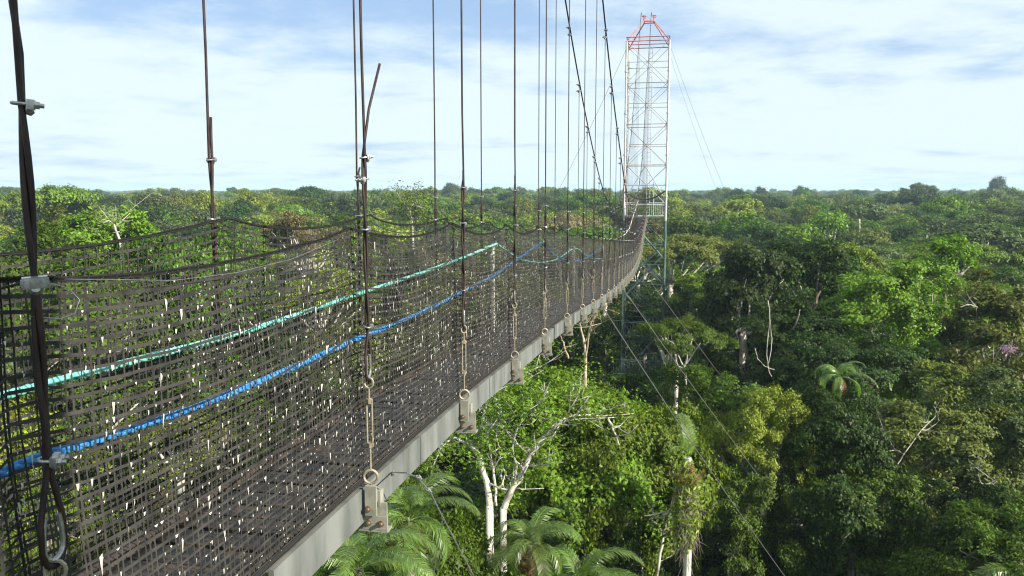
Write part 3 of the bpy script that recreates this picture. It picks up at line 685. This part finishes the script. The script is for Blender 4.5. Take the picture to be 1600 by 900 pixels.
# hand-placed trees: (u, v of crown top, distance, template, colour, scale, label)
HAND = [
 (905, 575, 27, TN[0], 'bright green', .85, 'dense glossy bright tree under the footbridge, left of the guy wires'),
 (965, 600, 26, TN[1], 'bright green', .6, 'bright green tree just right of the arching white branch'),
 (860, 690, 23, TN[3], 'mid green', .72, 'mid green vine-hung tree below the arching white branch'),
 (690, 800, 17, TN[0], 'mid green', .5, 'small mid green crown between the two near palms'),
 (960, 735, 25, TN[6], 'dark green', .5, 'dark glossy tree with pale stems left of the shaggy palm'),
 (1062, 508, 46, TN[5], 'mid green', .66, 'flat-topped tree with forked white trunk in front of the tower base'),
 (1110, 455, 50, TN[3], 'olive', .75, 'olive vine-hung tree beside the foot of the tower'),
 (1190, 605, 33, TN[0], 'yellow-green', .55, 'pale yellow-green leaved crown left of the small dark palm'),
 (1130, 560, 37, TN[7], 'mid green', .9, 'narrow green tree behind the yellow-green crown'),
 (1140, 720, 30, TN[7], 'mid green', .62, 'vine-covered tree right of the shaggy palm'),
 (1175, 378, 58, TM[6], 'dark green', .85, 'dark dense tree right of the tower, tangled with pale limbs'),
 (1265, 372, 60, TM[0], 'dark green', .95, 'broad dark crown with knobbly top, second past the tower'),
 (1385, 405, 50, TN[8], 'bright green', 1.2, 'bright glossy tree standing at the middle right, lit on top'),
 (1470, 378, 58, TM[7], 'bright green', 1.0, 'large bright crown right of the lone bare stem'),
 (1560, 420, 52, TM[2], 'olive', 1.0, 'olive tree at the right picture edge, half way up'),
 (1440, 575, 36, TN[6], 'olive', 1.05, 'olive vine-covered tree with bare branching twigs, lower right'),
 (1545, 590, 35, TN[6], 'grey-green', 1.0, 'thin grey-green tree at the lower right edge'),
 (1310, 614, 31.5, TN[8], 'dark green', .7, 'dark leafy tree directly below the small dark palm'),
 (1330, 715, 30, TN[7], 'mid green', .8, 'sparse twiggy tree with small leaves, bottom right of centre'),
 (1500, 740, 28, TN[7], 'dark green', .85, 'dark leafy tree in the bottom right corner'),
 (1230, 470, 48, TN[8], 'dark green', 1.05, 'shaded vine-hung tree above the hanging pale lianas'),
 (1330, 500, 46, TN[1], 'dark green', .95, 'shaded dense tree behind the small dark palm'),
 (1590, 800, 25, TN[0], 'mid green', .7, 'small dense crown cut by the bottom right corner'),
 (1240, 800, 33, TN[2], 'dark green', .8, 'dark low tree in the deep shade at the bottom'),
 (1100, 820, 30, TN[2], 'dark green', .8, 'dark low tree beside the white trunk of the shaggy palm'),
 (790, 770, 22, TN[2], 'mid green', .55, 'leafy green tree filling the gap behind the bottom palm'),
 (170, 330, 62, TM[0], 'bright green', 1.0, 'bright green tree framing the bare white limbs left of centre'),
 (110, 318, 75, TM[2], 'olive', 1.1, 'olive tree with rusty leaves left of the bare white limbs'),
 (470, 350, 85, TM[3], 'brownish', .9, 'brownish fading crown above the middle of the net'),
 (30, 350, 55, TM[5], 'mid green', 1.0, 'mid green tree behind the nearest hanger'),
 (290, 345, 58, TM[1], 'mid green', .8, 'mid green tree under the second left hanger clamp'),
]
for u, v, d, tm, cn, sx, lb in HAND:
    p = at(u, v, d)
    tp = p.z+.3
    put_tree(p.x, p.y, tp, tm, cn, sx, label=lb)
tb = [t for t in TREES if t['label'].startswith('thin grey-green tree')][0]['o']
p_ = at(1577, 545, 33.4); g_ = np.random.default_rng(8); q_ = np.array(p_)+g_.standard_normal((420, 3))*[.17, .17, .09]
fb = link('blossom', quads_mesh('blossom', leaves(q_, g_.standard_normal((420, 3))+[0, -1, 1], g_.uniform(.03, .07, 420), g_), [mat('pink_blossom', (.26, .15, .23), .8)]), tb)
fb.matrix_parent_inverse = (Matrix.Translation(tb.location) @ tb.rotation_euler.to_matrix().to_4x4() @ Matrix.Diagonal((*tb.scale, 1))).inverted(); fb['label'] = 'small spray of pink blossom'
# emergents breaking the skyline
EMERG = [(705, 284, 600, TF[0], 'dark green', 1.4, 'dark mushroom-shaped tree breaking the skyline beyond the hangers'), (1560, 273, 520, TF[0], 'grey-green', .85, 'tall round tree breaking the skyline at the far right'),
 (1436, 281, 360, TM[1], 'grey-green', 1.15, 'wide airy tree on the skyline, right'), (130, 297, 520, TF[0], 'mid green', 1.0, 'rounded tree on the skyline beside the nearest hanger'),
 (245, 294, 480, TF[2], 'yellow-green', 1.3, 'pale thin-crowned tree on the skyline at the left'), (515, 294, 430, TF[0], 'mid green', .8, 'round-topped tree on the skyline near the second right hanger'),
 (1255, 290, 450, TF[1], 'mid green', .9, 'broad skyline tree right of the tower guy wires'), (1190, 291, 520, TF[1], 'dark green', .8, 'low broad skyline tree just right of the tower guy wires'),
 (815, 291, 560, TF[1], 'grey-green', .9, 'hazy skyline tree behind the close-set hangers'), (880, 292, 640, TF[1], 'mid green', 1.1, 'hazy rounded skyline tree left of the tower')]
for u, v, d, tm, cn, sx, lb in EMERG:
    p = at(u, v, d); put_tree(p.x, p.y, p.z, tm, cn, sx, label=lb)
# tall trees standing right of the frame: they throw the long morning shade over the lower right
for k, (x, y, tp, tm, sx) in enumerate(((36, 19, 38.5, TM[7], 1.0), (45, 12, 42, TM[6], 1.1), (33, 8, 36.5, TM[7], 1.0))):
    put_tree(x, y, tp, tm, 'dark green', sx, label=f"tall dark shade tree outside the frame to the right, {ORD[k]} of the row")
# the rest of the near forest on a jittered scatter, nearest first
pts = [(t['x'], t['y'], t['R']) for t in TREES]
cand = []
rr = random.Random(5)
for k in range(60000):
    d = 14+(rr.random()**.62)*190; az = rr.uniform(-.66, .74); x, y = d*math.tan(az)*1.0, d
    if abs(az) > .60 and d > 120: continue
    cand.append((math.hypot(x, y), x, y))
grid = []
rr.shuffle(cand)
for dd, x, y in cand:
    md = 5.6 if dd < 60 else (7.4 if dd < 110 else 8.8)
    if all((x-a)**2+(y-b)**2 > (md if r < 50 else md)**2 for a, b, r in pts+grid): grid.append((x, y, 1))
grid.sort(key=lambda g: math.hypot(g[0], g[1]))
NTREE = 296-len(TREES)
def canopy_top(x, y):
    d = math.hypot(x, y); n = math.sin(x*.071+1.3)*math.cos(y*.063+.4)+.5*math.sin(x*.19+y*.13)
    if d < 35: b = 21.5
    elif d < 60: b = 21.5+(d-35)/25*7.5
    else: b = 29.3
    if d > 60: b += min(2.2, (d-60)/80)
    if x > .2*y and d < 62: b = 25.0+max(0, d-30)/32*5.5
    return b+n*1.3+rr.gauss(0, 1.5)
n_ = 0
for x, y, _ in grid:
    if n_ >= NTREE: break
    d = math.hypot(x, y); top = canopy_top(x, y); u, v = proj((x, y, top))
    if not (-160 < u < 1900): continue
    if u > 1640 and d < 60: top -= 2
    tm = random.choice(TN[:5]+TN[6:]*3) if d < 48 else (random.choice(TM+TM[:3]+TM[6:]*2) if d < 130 else random.choice(TF))
    if d < 48: sx = random.uniform(.75, 1.05)
    else: sx = random.uniform(.72, 1.05)
    # keep hand-built view corridors and the bridge free
    R = tm['R']*sx
    if not bridge_clear(x, y, R, top):
        top = min(top, EYE+BZ(max(0, min(math.hypot(x, y), 60)))-2.5-rr.random()*3)
    if d < 22: top = min(top, 24)
    if d < 32 and u < 1100: top = min(top, EYE-(.36 if u > 560 else .40)*d-1.0)
    if 560 < u < 1150 and d < 40: top = min(top, EYE-.27*d-.5)
    hw = FPX*R/d
    if d < 27 and u+hw > 1000 and u-hw < 1150: top = min(top, EYE-.47*d)
    ds = math.hypot(x-TG.x, y-TG.y)
    if ds < R+1.0 or (22 < d < TG.y+2 and u+hw*.85 > 960 and u-hw*.85 < 1045): top = min(top, EYE-.213*d)
    if top < 9: continue
    put_tree(x, y, top, tm, pick(CW), sx); n_ += 1
REST = grid[:]
# understorey trees in the gaps
# ------------------------------------------------------------------ labels that single each tree out
def label_trees():
    bins = {}
    for t in TREES:
        if t['label']: tag(t['o'], t['label']); continue
        u, v = proj((t['x'], t['y'], t['top']-2)); d = math.hypot(t['x'], t['y'])
        zone = 'beyond the left net' if u < 565 else ('behind the close-set hangers' if u < 970 else ('between tower and right edge' if u < 1600 else 'past the right picture edge'))
        if u < 0: zone = 'past the left picture edge'
        band = 'near' if d < 60 else ('middle-distance' if d < 110 else 'distant')
        bins.setdefault((zone, band, t['col'], t['sh']), []).append((u, t))
    for (zone, band, c, sh), L_ in bins.items():
        L_.sort(key=lambda a: a[0])
        for k, (u, t) in enumerate(L_):
            tag(t['o'], f"{band} {c} {sh} tree {zone}" + ('' if len(L_) == 1 else f", {ordw(k+1)} such from the left"))
label_trees()

# ------------------------------------------------------------------ distant forest: one mass nobody could count
def far_forest():
    rng = np.random.default_rng(3); pts_ = []
    n0 = len(grid); dmax = max(math.hypot(t['x'], t['y']) for t in TREES if t['y'] < 260)
    near_lim = sorted(math.hypot(g[0], g[1]) for g in grid)[min(NTREE+8, n0-1)]
    def ring(r0, r1, n, az0=-.78, az1=.86):
        r = np.sqrt(rng.uniform(r0*r0, r1*r1, n)); a = rng.uniform(az0, az1, n); return np.stack([r*np.sin(a), r*np.cos(a)], 1)
    sets = [(ring(near_lim+1, 700, 7200), 1.0), (ring(700, 2200, 26000), 1.25), (ring(2200, 8500, 26000), 2.6)]
    V = []; SC = []
    for xy, sc in sets:
        n = len(xy); top = 30.2+1.9*np.sin(xy[:, 0]*.017+1)*np.cos(xy[:, 1]*.013)+1.0*np.sin(xy[:, 0]*.051)*np.sin(xy[:, 1]*.043)+rng.standard_normal(n)*3.0
        em = rng.random(n) < .04; top = np.where(em, top+rng.uniform(2, 6, n), top); rd_ = np.hypot(xy[:, 0], xy[:, 1]); top = np.minimum(top, EYE+np.clip(rd_/250, .5, 6))
        s = sc*rng.uniform(.65, 1.15, n); V.append(np.stack([xy[:, 0], xy[:, 1], np.zeros(n)], 1)); SC.append(np.stack([s, s, top/30], 1))
    V = np.concatenate(V); SC = np.concatenate(SC)
    me = bpy.data.meshes.new('forest'); me.vertices.add(len(V)); me.vertices.foreach_set('co', V.reshape(-1).astype(np.float32))
    at_ = me.attributes.new('tscale', 'FLOAT_VECTOR', 'POINT'); at_.data.foreach_set('vector', SC.reshape(-1).astype(np.float32))
    me.update(); o = link('forest', me); tag(o, 'distant rainforest canopy reaching the horizon', 'forest', kind='stuff')
    src = []; seen = set()
    for t in TREES:
        c = [k for k in t['o'].children if k.name.startswith('crown')][0]
        if c.data.name in [x.name for x in TINT.values()]: key = (c.data.name, t['col'])
        else: continue
        if t['col'] in ('brownish', 'yellow-green') and rng.random() < .6: continue
        if key not in seen: seen.add(key); src.append(c)
    ng = bpy.data.node_groups.new('forest_scatter', 'GeometryNodeTree'); ng.interface.new_socket('Geometry', in_out='INPUT', socket_type='NodeSocketGeometry'); ng.interface.new_socket('Geometry', in_out='OUTPUT', socket_type='NodeSocketGeometry')
    N = ng.nodes.new; L = ng.links.new; gi = N('NodeGroupInput'); go = N('NodeGroupOutput')
    g2i = N('GeometryNodeGeometryToInstance')
    for s_ in reversed(src):
        oi = N('GeometryNodeObjectInfo'); oi.transform_space = 'ORIGINAL'; oi.inputs['Object'].default_value = s_; oi.inputs['As Instance'].default_value = True
        L(oi.outputs['Geometry'], g2i.inputs[0])
    ip = N('GeometryNodeInstanceOnPoints'); L(gi.outputs[0], ip.inputs['Points']); L(g2i.outputs[0], ip.inputs['Instance']); ip.inputs['Pick Instance'].default_value = True
    rv = N('FunctionNodeRandomValue'); rv.data_type = 'INT'; rv.inputs[4].default_value = 0; rv.inputs[5].default_value = len(src)-1; L(rv.outputs[2], ip.inputs['Instance Index'])
    rr_ = N('FunctionNodeRandomValue'); rr_.data_type = 'FLOAT_VECTOR'; rr_.inputs[0].default_value = (0, 0, 0); rr_.inputs[1].default_value = (0, 0, 6.28); L(rr_.outputs[0], ip.inputs['Rotation'])
    na = N('GeometryNodeInputNamedAttribute'); na.data_type = 'FLOAT_VECTOR'; na.inputs[0].default_value = 'tscale'; L(na.outputs[0], ip.inputs['Scale'])
    L(ip.outputs[0], go.inputs[0]); md = o.modifiers.new('scatter', 'NODES'); md.node_group = ng
    print('far sources', len(src), 'points', len(V), 'near_lim', near_lim)
far_forest()

# undergrowth between the trunks
def undergrowth():
    rng = np.random.default_rng(9); n = 60000; r = np.sqrt(rng.uniform(12**2, 170**2, n)); a = rng.uniform(-.75, .85, n)
    cl = 9; nc = n//cl; p = np.stack([r*np.sin(a), r*np.cos(a), rng.uniform(.2, 1, n)**2*9], 1)[:nc]; p = np.repeat(p, cl, 0)+rng.standard_normal((nc*cl, 3))*.9; p[:, 2] = np.abs(p[:, 2])
    Q = leaves(p, rng.standard_normal(p.shape)*.5+[0, 0, 1], rng.uniform(.5, 1.3, len(p)), rng); me = quads_mesh('undergrowth', Q, [leaf_mat('undergrowth_leaf', .2, .6, (.035, .07, .016))])
    tag(link('undergrowth', me), 'shaded leafy undergrowth on the forest floor', 'undergrowth', kind='stuff')
undergrowth()

# ------------------------------------------------------------------ palms
def frond_mesh(seed, Lf=3.2, droop=1.0, wleaf=.62, m=None, n=46):
    rng = np.random.default_rng(seed); rp = []; ang = math.radians(62); x = z = 0; K = 14
    for k in range(K+1):
        rp.append((x, 0, z)); x += math.cos(ang)*Lf/K; z += math.sin(ang)*Lf/K; ang -= droop*math.radians(8.2)*(1+.5*k/K)
    rp = np.array(rp); q = MB(); q.tube(rp, list(np.linspace(.03, .006, K+1)), 5)
    V = []; ts = np.linspace(.12, .99, n)
    for t in ts:
        i_ = min(int(t*K), K-1); f = t*K-i_; p = rp[i_]*(1-f)+rp[i_+1]*f; tg = rp[i_+1]-rp[i_]; tg = tg/np.linalg.norm(tg)
        ll = wleaf*math.sin(math.pi*min(1, (.15+.85*t))**.8)**.6*rng.uniform(.85, 1.1)+.1; w = .026
        for sgn in (-1, 1):
            dr = np.array([0, sgn, 0])*.9+tg*.75+np.array([0, 0, .15]); dr /= np.linalg.norm(dr); dn = np.array([0, 0, -1.0])
            p0 = p; p1 = p+dr*ll*.5+dn*.03; p2 = p+dr*ll*.92+dn*ll*(.28+rng.uniform(0, .2)); wv = tg*w
            V.append([p0-wv*.6, p0+wv*.6, p1+wv, p1-wv]); V.append([p1-wv, p1+wv, p2+wv*.2, p2-wv*.2])
    i0 = len(q.v)
    for qd in V:
        k = len(q.v); q.v += [tuple(a) for a in qd]; q.f.append((k, k+1, k+2, k+3)); q.m.append(0)
    return q.mesh('frond', m or PALMLEAF)
FR = [frond_mesh(1, 3.3, 1.0), frond_mesh(2, 3.1, 1.35), frond_mesh(3, 3.4, .75)]; FD = frond_mesh(4, 2.6, 1.7, .5, DRYLEAF, 34)
def palm(u, v, d, label, nf=16, sc=1.0, seed=0, dead=3, base_el=0):
    rd = random.Random(seed); p = at(u, v, d); t = empty('palm_tree', (p.x, p.y, 0), label, 'palm tree', 'palms rising below the footbridge'); q = MB()
    q.tube([(.5, .3, 0), (.3, .1, p.z*.5), (0, 0, p.z)], [.16, .12, .09], 9); q.tube([(0, 0, p.z-.9*sc), (0, 0, p.z+.1)], [.11*sc, .06*sc], 8); q.build('trunk', BARK, t)
    for k in range(nf+dead):
        dry = k >= nf; o = link('frond', FD if dry else FR[k % 3], t, (0, 0, p.z)); f = k/max(1, nf-1)
        tilt = -.35+1.25*f if not dry else 1.5
        o.rotation_euler = Euler((rd.uniform(-.2, .2), tilt+rd.uniform(-.12, .12), k*2.4+rd.uniform(-.2, .2)), 'XYZ'); o.scale = (sc*rd.uniform(.9, 1.1),)*3
        if dry: o['label'] = 'dry brown hanging frond'
    return t
palm(638, 815, 15, 'large feathery palm directly below the near girder bracket', 17, .54, 1, 4)
palm(828, 850, 18, 'feathery palm in the bottom centre with drooping fronds', 15, .5, 2, 4)
palm(905, 915, 18, 'palm crown cut off by the bottom edge, right of the bottom centre palm', 11, .62, 3, 1)
palm(1312, 590, 34, 'small dark palm in a shaded gap with hanging dry fronds', 9, .5, 4, 4)
palm(1592, 905, 24, 'palm tips poking into the bottom right corner', 10, .8, 5, 0)
palm(755, 905, 20, 'low palm crown behind the curved guy wire', 10, .5, 6, 1)
palm(560, 890, 13, 'palm with long drooping fronds below the girder, leftmost of the palms', 12, .55, 8, 3)

def shaggy_palm():
    top = at(1075, 715, 22); t = empty('palm_tree', (top.x, top.y, 0), 'white-stemmed palm choked by epiphytes with one upright frond', 'palm tree', 'palms rising below the footbridge')
    q = MB(); H = top.z; q.tube([(.2, 0, 0), (.05, 0, H*.6), (.06, 0, H-2.4), (0, 0, H)], [.16, .13, .12, .10], 10); q.build('trunk', PALEBARK, t)
    o = link('frond', FR[2], t, (0, 0, H)); o.scale = (.44, .62, .44); o.rotation_euler = (.0, -.72, 1.75)
    o = link('frond', FR[0], t, (0, 0, H)); o.scale = (.28,)*3; o.rotation_euler = (.2, -.3, 3.6)
    rng = np.random.default_rng(4)
    n = 1500; z = H-rng.beta(1.5, 1.7, n)*3.0; rad = .46*np.sin(np.pi*np.clip((H+.2-z)/3.3, .08, 1))*rng.uniform(.3, 1, n); a = rng.uniform(0, 6.28, n); p = np.stack([rad*np.cos(a), rad*np.sin(a), z], 1)
    q = MB()
    for k in range(330):
        b = p[k]; e = b+np.array([rng.uniform(-.3, .3), rng.uniform(-.3, .3), -rng.uniform(.2, .9)]); q.tube([b, (b+e)/2+rng.uniform(-.08, .08, 3), e], [.007, .005, .003], 4)
    q.build('hanging_root', mat('dry_root', (.12, .09, .06), .9, col2=(.32, .27, .20), scale=3), t)
    Q = leaves(p, rng.standard_normal((n, 3)), rng.uniform(.10, .28, n), rng, aspect=.28); c = link('epiphyte', quads_mesh('epiphyte', Q, [leaf_mat('epiphyte_leaf', .3, .5, (.16, .22, .04))]), t)
    for k in range(5): o = link('frond', FD, t, (0, 0, H-.05)); o.scale = (.5,)*3; o.rotation_euler = (0, 1.9, k*1.3+2); o['label'] = 'dead brown frond'
shaggy_palm()

# ------------------------------------------------------------------ pale bare limbs, traced as real branching stems with depth
def limb_tree(name, label, d, limbs, foliage=None, ground=True, cat='tree', m=PALEBARK, seed=1, dj=.9, twig=True):
    rng = random.Random(seed); q = MB(); base = at(*limbs[0][0][0], d); root = empty(name, (base.x, base.y, 0 if ground else base.z), label, cat)
    o = root.location.copy(); ends = []
    dep = {}
    for pts_, r0, r1 in limbs:
        P3 = []; dd = dep.get(pts_[0], 0); drift = rng.uniform(-dj, dj)
        for k, (u, v) in enumerate(pts_):
            x = dd+drift*k/max(1, len(pts_)-1); dep[(u, v)] = dep.get((u, v), x); P3.append(at(u, v, d+dep[(u, v)]))
        fine = []
        for k in range(len(P3)-1):
            p0, p1, p2, p3 = P3[max(k-1, 0)], P3[k], P3[k+1], P3[min(k+2, len(P3)-1)]
            for f in (0, .25, .5, .75): fine.append(.5*((2*p1)+(p2-p0)*f+(2*p0-5*p1+4*p2-p3)*f*f+(3*p1-p0-3*p2+p3)*f**3))
        fine.append(P3[-1]); n = len(fine); jit = [Vector((rng.uniform(-1, 1), rng.uniform(-1, 1), rng.uniform(-1, 1)))*(.02+.0*r0) for _ in fine]; jit[0] = jit[-1] = Vector()
        r0 *= .60; r1 *= .56; q.tube([p+j-o for p, j in zip(fine, jit)], [r0+(r1-r0)*k/(n-1) for k in range(n)], 7)
        ends.append((P3[-1], P3[-1]-P3[-2]))
        if twig:
            for k in range(max(2, n//3)):
                b = fine[rng.randrange(n//3, n)]; dv = Vector((rng.uniform(-1, 1), rng.uniform(-1, 1), rng.uniform(-.1, 1)))*rng.uniform(.3, 1.3)*min(1.6, d/22); w = min(.035, max(.010, r1*.8))
                mid = b+dv*.5+Vector((rng.uniform(-.1, .1), rng.uniform(-.1, .1), -.06)); q.tube([b-o, mid-o, b+dv-o], [w, w*.75, w*.35], 5); ends.append((b+dv, dv))
                for j in range(2):
                    d2 = Vector((rng.uniform(-1, 1), rng.uniform(-1, 1), rng.uniform(-.2, 1)))*dv.length*.5; q.tube([mid-o, mid+d2*.6-o, mid+d2+Vector((0, 0, .05))-o], [w*.6, w*.45, w*.2], 4); ends.append((mid+d2, d2))
    if ground: b = at(*limbs[0][0][0], d); r_ = limbs[0][1]*.60; q.tube([(0, 0, 0), (.1, .1, (b.z)*.5), b-o+Vector((0, 0, .05))], [r_*1.6, r_*1.2, r_], 9)
    q.build('trunk' if ground else 'stem', m, root, smooth=True)
    if foliage:
        nl, sz, cn, spread = foliage; g = np.random.default_rng(seed); E = np.array([list(e[0]-o) for e in ends]); k = g.integers(0, len(E), nl//8)
        c = E[k]+g.standard_normal((nl//8, 3))*spread*[1, 1, .5]+[0, 0, .1]; c = np.repeat(c, 8, 0)+g.standard_normal((nl//8*8, 3))*sz*.9
        c_ = link('crown', quads_mesh('crown', leaves(c, g.standard_normal(c.shape)*.45+[0, 0, 1], sz*g.uniform(.6, 1.2, len(c)), g), [LEAF]), root); c_.color = (*CK[cn], 1)
    return root
limb_tree('broadleaf_tree', 'white-limbed tree with thin foliage rising right below the footbridge', 21, [
 ([(765, 792), (762, 765), (748, 712), (735, 697)], .17, .12), ([(735, 697), (712, 684), (690, 700), (676, 733)], .07, .02), ([(735, 697), (724, 676), (704, 668)], .06, .02), ([(735, 697), (752, 668), (757, 640), (768, 618), (800, 600)], .09, .03),
 ([(752, 668), (775, 662), (800, 652), (822, 646)], .05, .02), ([(757, 640), (770, 590), (790, 572)], .04, .015), ([(768, 618), (784, 640), (775, 680), (783, 710), (768, 735)], .04, .02)], (3400, .12, 'bright green', .34), seed=2)
limb_tree('broadleaf_tree', 'white tree with one long branch arching far to the right', 21.5, [
 ([(786, 796), (800, 764), (816, 740), (828, 712), (850, 682)], .16, .11), ([(816, 748), (796, 758), (788, 772)], .08, .04), ([(850, 682), (872, 660), (900, 648), (940, 650), (990, 646)], .09, .02), ([(850, 682), (872, 664), (900, 656), (960, 652)], .06, .02),
 ([(828, 728), (850, 726), (880, 722)], .05, .02), ([(900, 648), (914, 628), (925, 612)], .035, .012), ([(950, 654), (960, 676), (968, 696)], .06, .04), ([(775, 790), (772, 740), (764, 690), (772, 640), (800, 595), (846, 572)], .07, .02), ([(880, 662), (890, 640), (892, 612)], .03, .01), ([(872, 664), (862, 676), (866, 692)], .04, .015), ([(925, 650), (950, 640), (975, 632)], .035, .012), ([(800, 764), (806, 730), (800, 700), (812, 664), (836, 634), (856, 612)], .06, .02), ([(812, 664), (832, 660), (850, 640)], .03, .01)], (3000, .12, 'bright green', .32), seed=5)
limb_tree('broadleaf_tree', 'bare tangle of tan branches just under the far girder', 27, [
 ([(915, 560), (912, 530), (905, 505), (898, 480)], .08, .03), ([(915, 560), (920, 520), (930, 492), (950, 478)], .07, .02), ([(888, 560), (880, 535), (874, 520)], .06, .03), ([(912, 540), (926, 510), (934, 480)], .04, .02), ([(905, 505), (892, 490), (884, 480)], .03, .01), ([(920, 520), (940, 505), (968, 490)], .03, .01)], (500, .12, 'olive', .3), seed=6, m=mat('tan_bark', (.25, .18, .11), .9, col2=(.50, .42, .30), scale=3))
limb_tree('broadleaf_tree', 'leaning white trunk left of the shaggy palm', 23, [([(1025, 905), (1034, 850), (1040, 815), (1048, 795)], .085, .06), ([(1036, 832), (1020, 812), (1012, 818)], .04, .02)], (300, .16, 'mid green', .4), seed=7)
limb_tree('broadleaf_tree', 'thin pale trunk with branching fork under the flat-topped crown', 44, [([(1074, 640), (1072, 600), (1070, 575)], .11, .08), ([(1070, 575), (1062, 560), (1055, 540), (1046, 532)], .07, .03), ([(1070, 575), (1074, 552), (1068, 535)], .07, .03), ([(1070, 575), (1060, 572), (1056, 562)], .05, .03)], None, seed=8, twig=False)
limb_tree('broadleaf_tree', 'forked bare white tree standing among bright crowns at the left', 58, [([(188, 376), (182, 362), (178, 350)], .15, .11), ([(178, 350), (168, 346), (155, 357)], .08, .03), ([(178, 350), (170, 345), (160, 343)], .07, .03), ([(178, 350), (184, 342), (190, 342)], .07, .03)], None, seed=9, dj=2)
limb_tree('broadleaf_tree', 'pale twisted bare tree beyond the net, near the third hanger', 95, [([(645, 362), (643, 340), (640, 328)], .2, .14), ([(640, 328), (632, 320), (634, 312)], .12, .05), ([(640, 328), (650, 322), (662, 325)], .12, .05), ([(640, 328), (646, 318), (642, 312)], .10, .04)], (1500, .35, 'olive', 1.0), seed=10, dj=3)
limb_tree('broadleaf_tree', 'lone bare cream stem poking out of the distant canopy', 150, [([(1343, 372), (1343, 342)], .28, .22)], None, seed=11, twig=False)
for k, (lb, d, l) in enumerate((
 ('pale looped liana hanging in the dark gap left of the small palm', 40, [([(1200, 470), (1203, 500), (1198, 545), (1202, 580), (1206, 588)], .04, .03), ([(1180, 545), (1184, 560), (1196, 572), (1210, 577)], .035, .02), ([(1203, 500), (1206, 540), (1200, 570)], .03, .02)]),
 ('pale bare limb standing in the dark crown above the lianas', 47, [([(1240, 515), (1246, 500), (1250, 484)], .1, .05)]),
 ('crooked white twig cluster at the lower right', 33, [([(1394, 740), (1412, 710), (1440, 672), (1462, 650)], .045, .02), ([(1412, 710), (1404, 704), (1394, 702)], .03, .015), ([(1440, 672), (1452, 670), (1470, 655)], .03, .01)]),
 ('short pale elbow of branch low at the right edge', 31, [([(1528, 742), (1536, 756), (1560, 752)], .05, .03)]),
 ('white bare branch lying across the middle of the bright tree', 48, [([(1364, 530), (1372, 522), (1388, 524)], .06, .04)]),
 ('bare white branch stub at upper right of the bright tree', 49, [([(1500, 480), (1512, 476), (1528, 480)], .06, .04)]),
)): limb_tree('hanging_vine', lb, d, l, None, False, 'vine', seed=20+k, twig=k > 1)
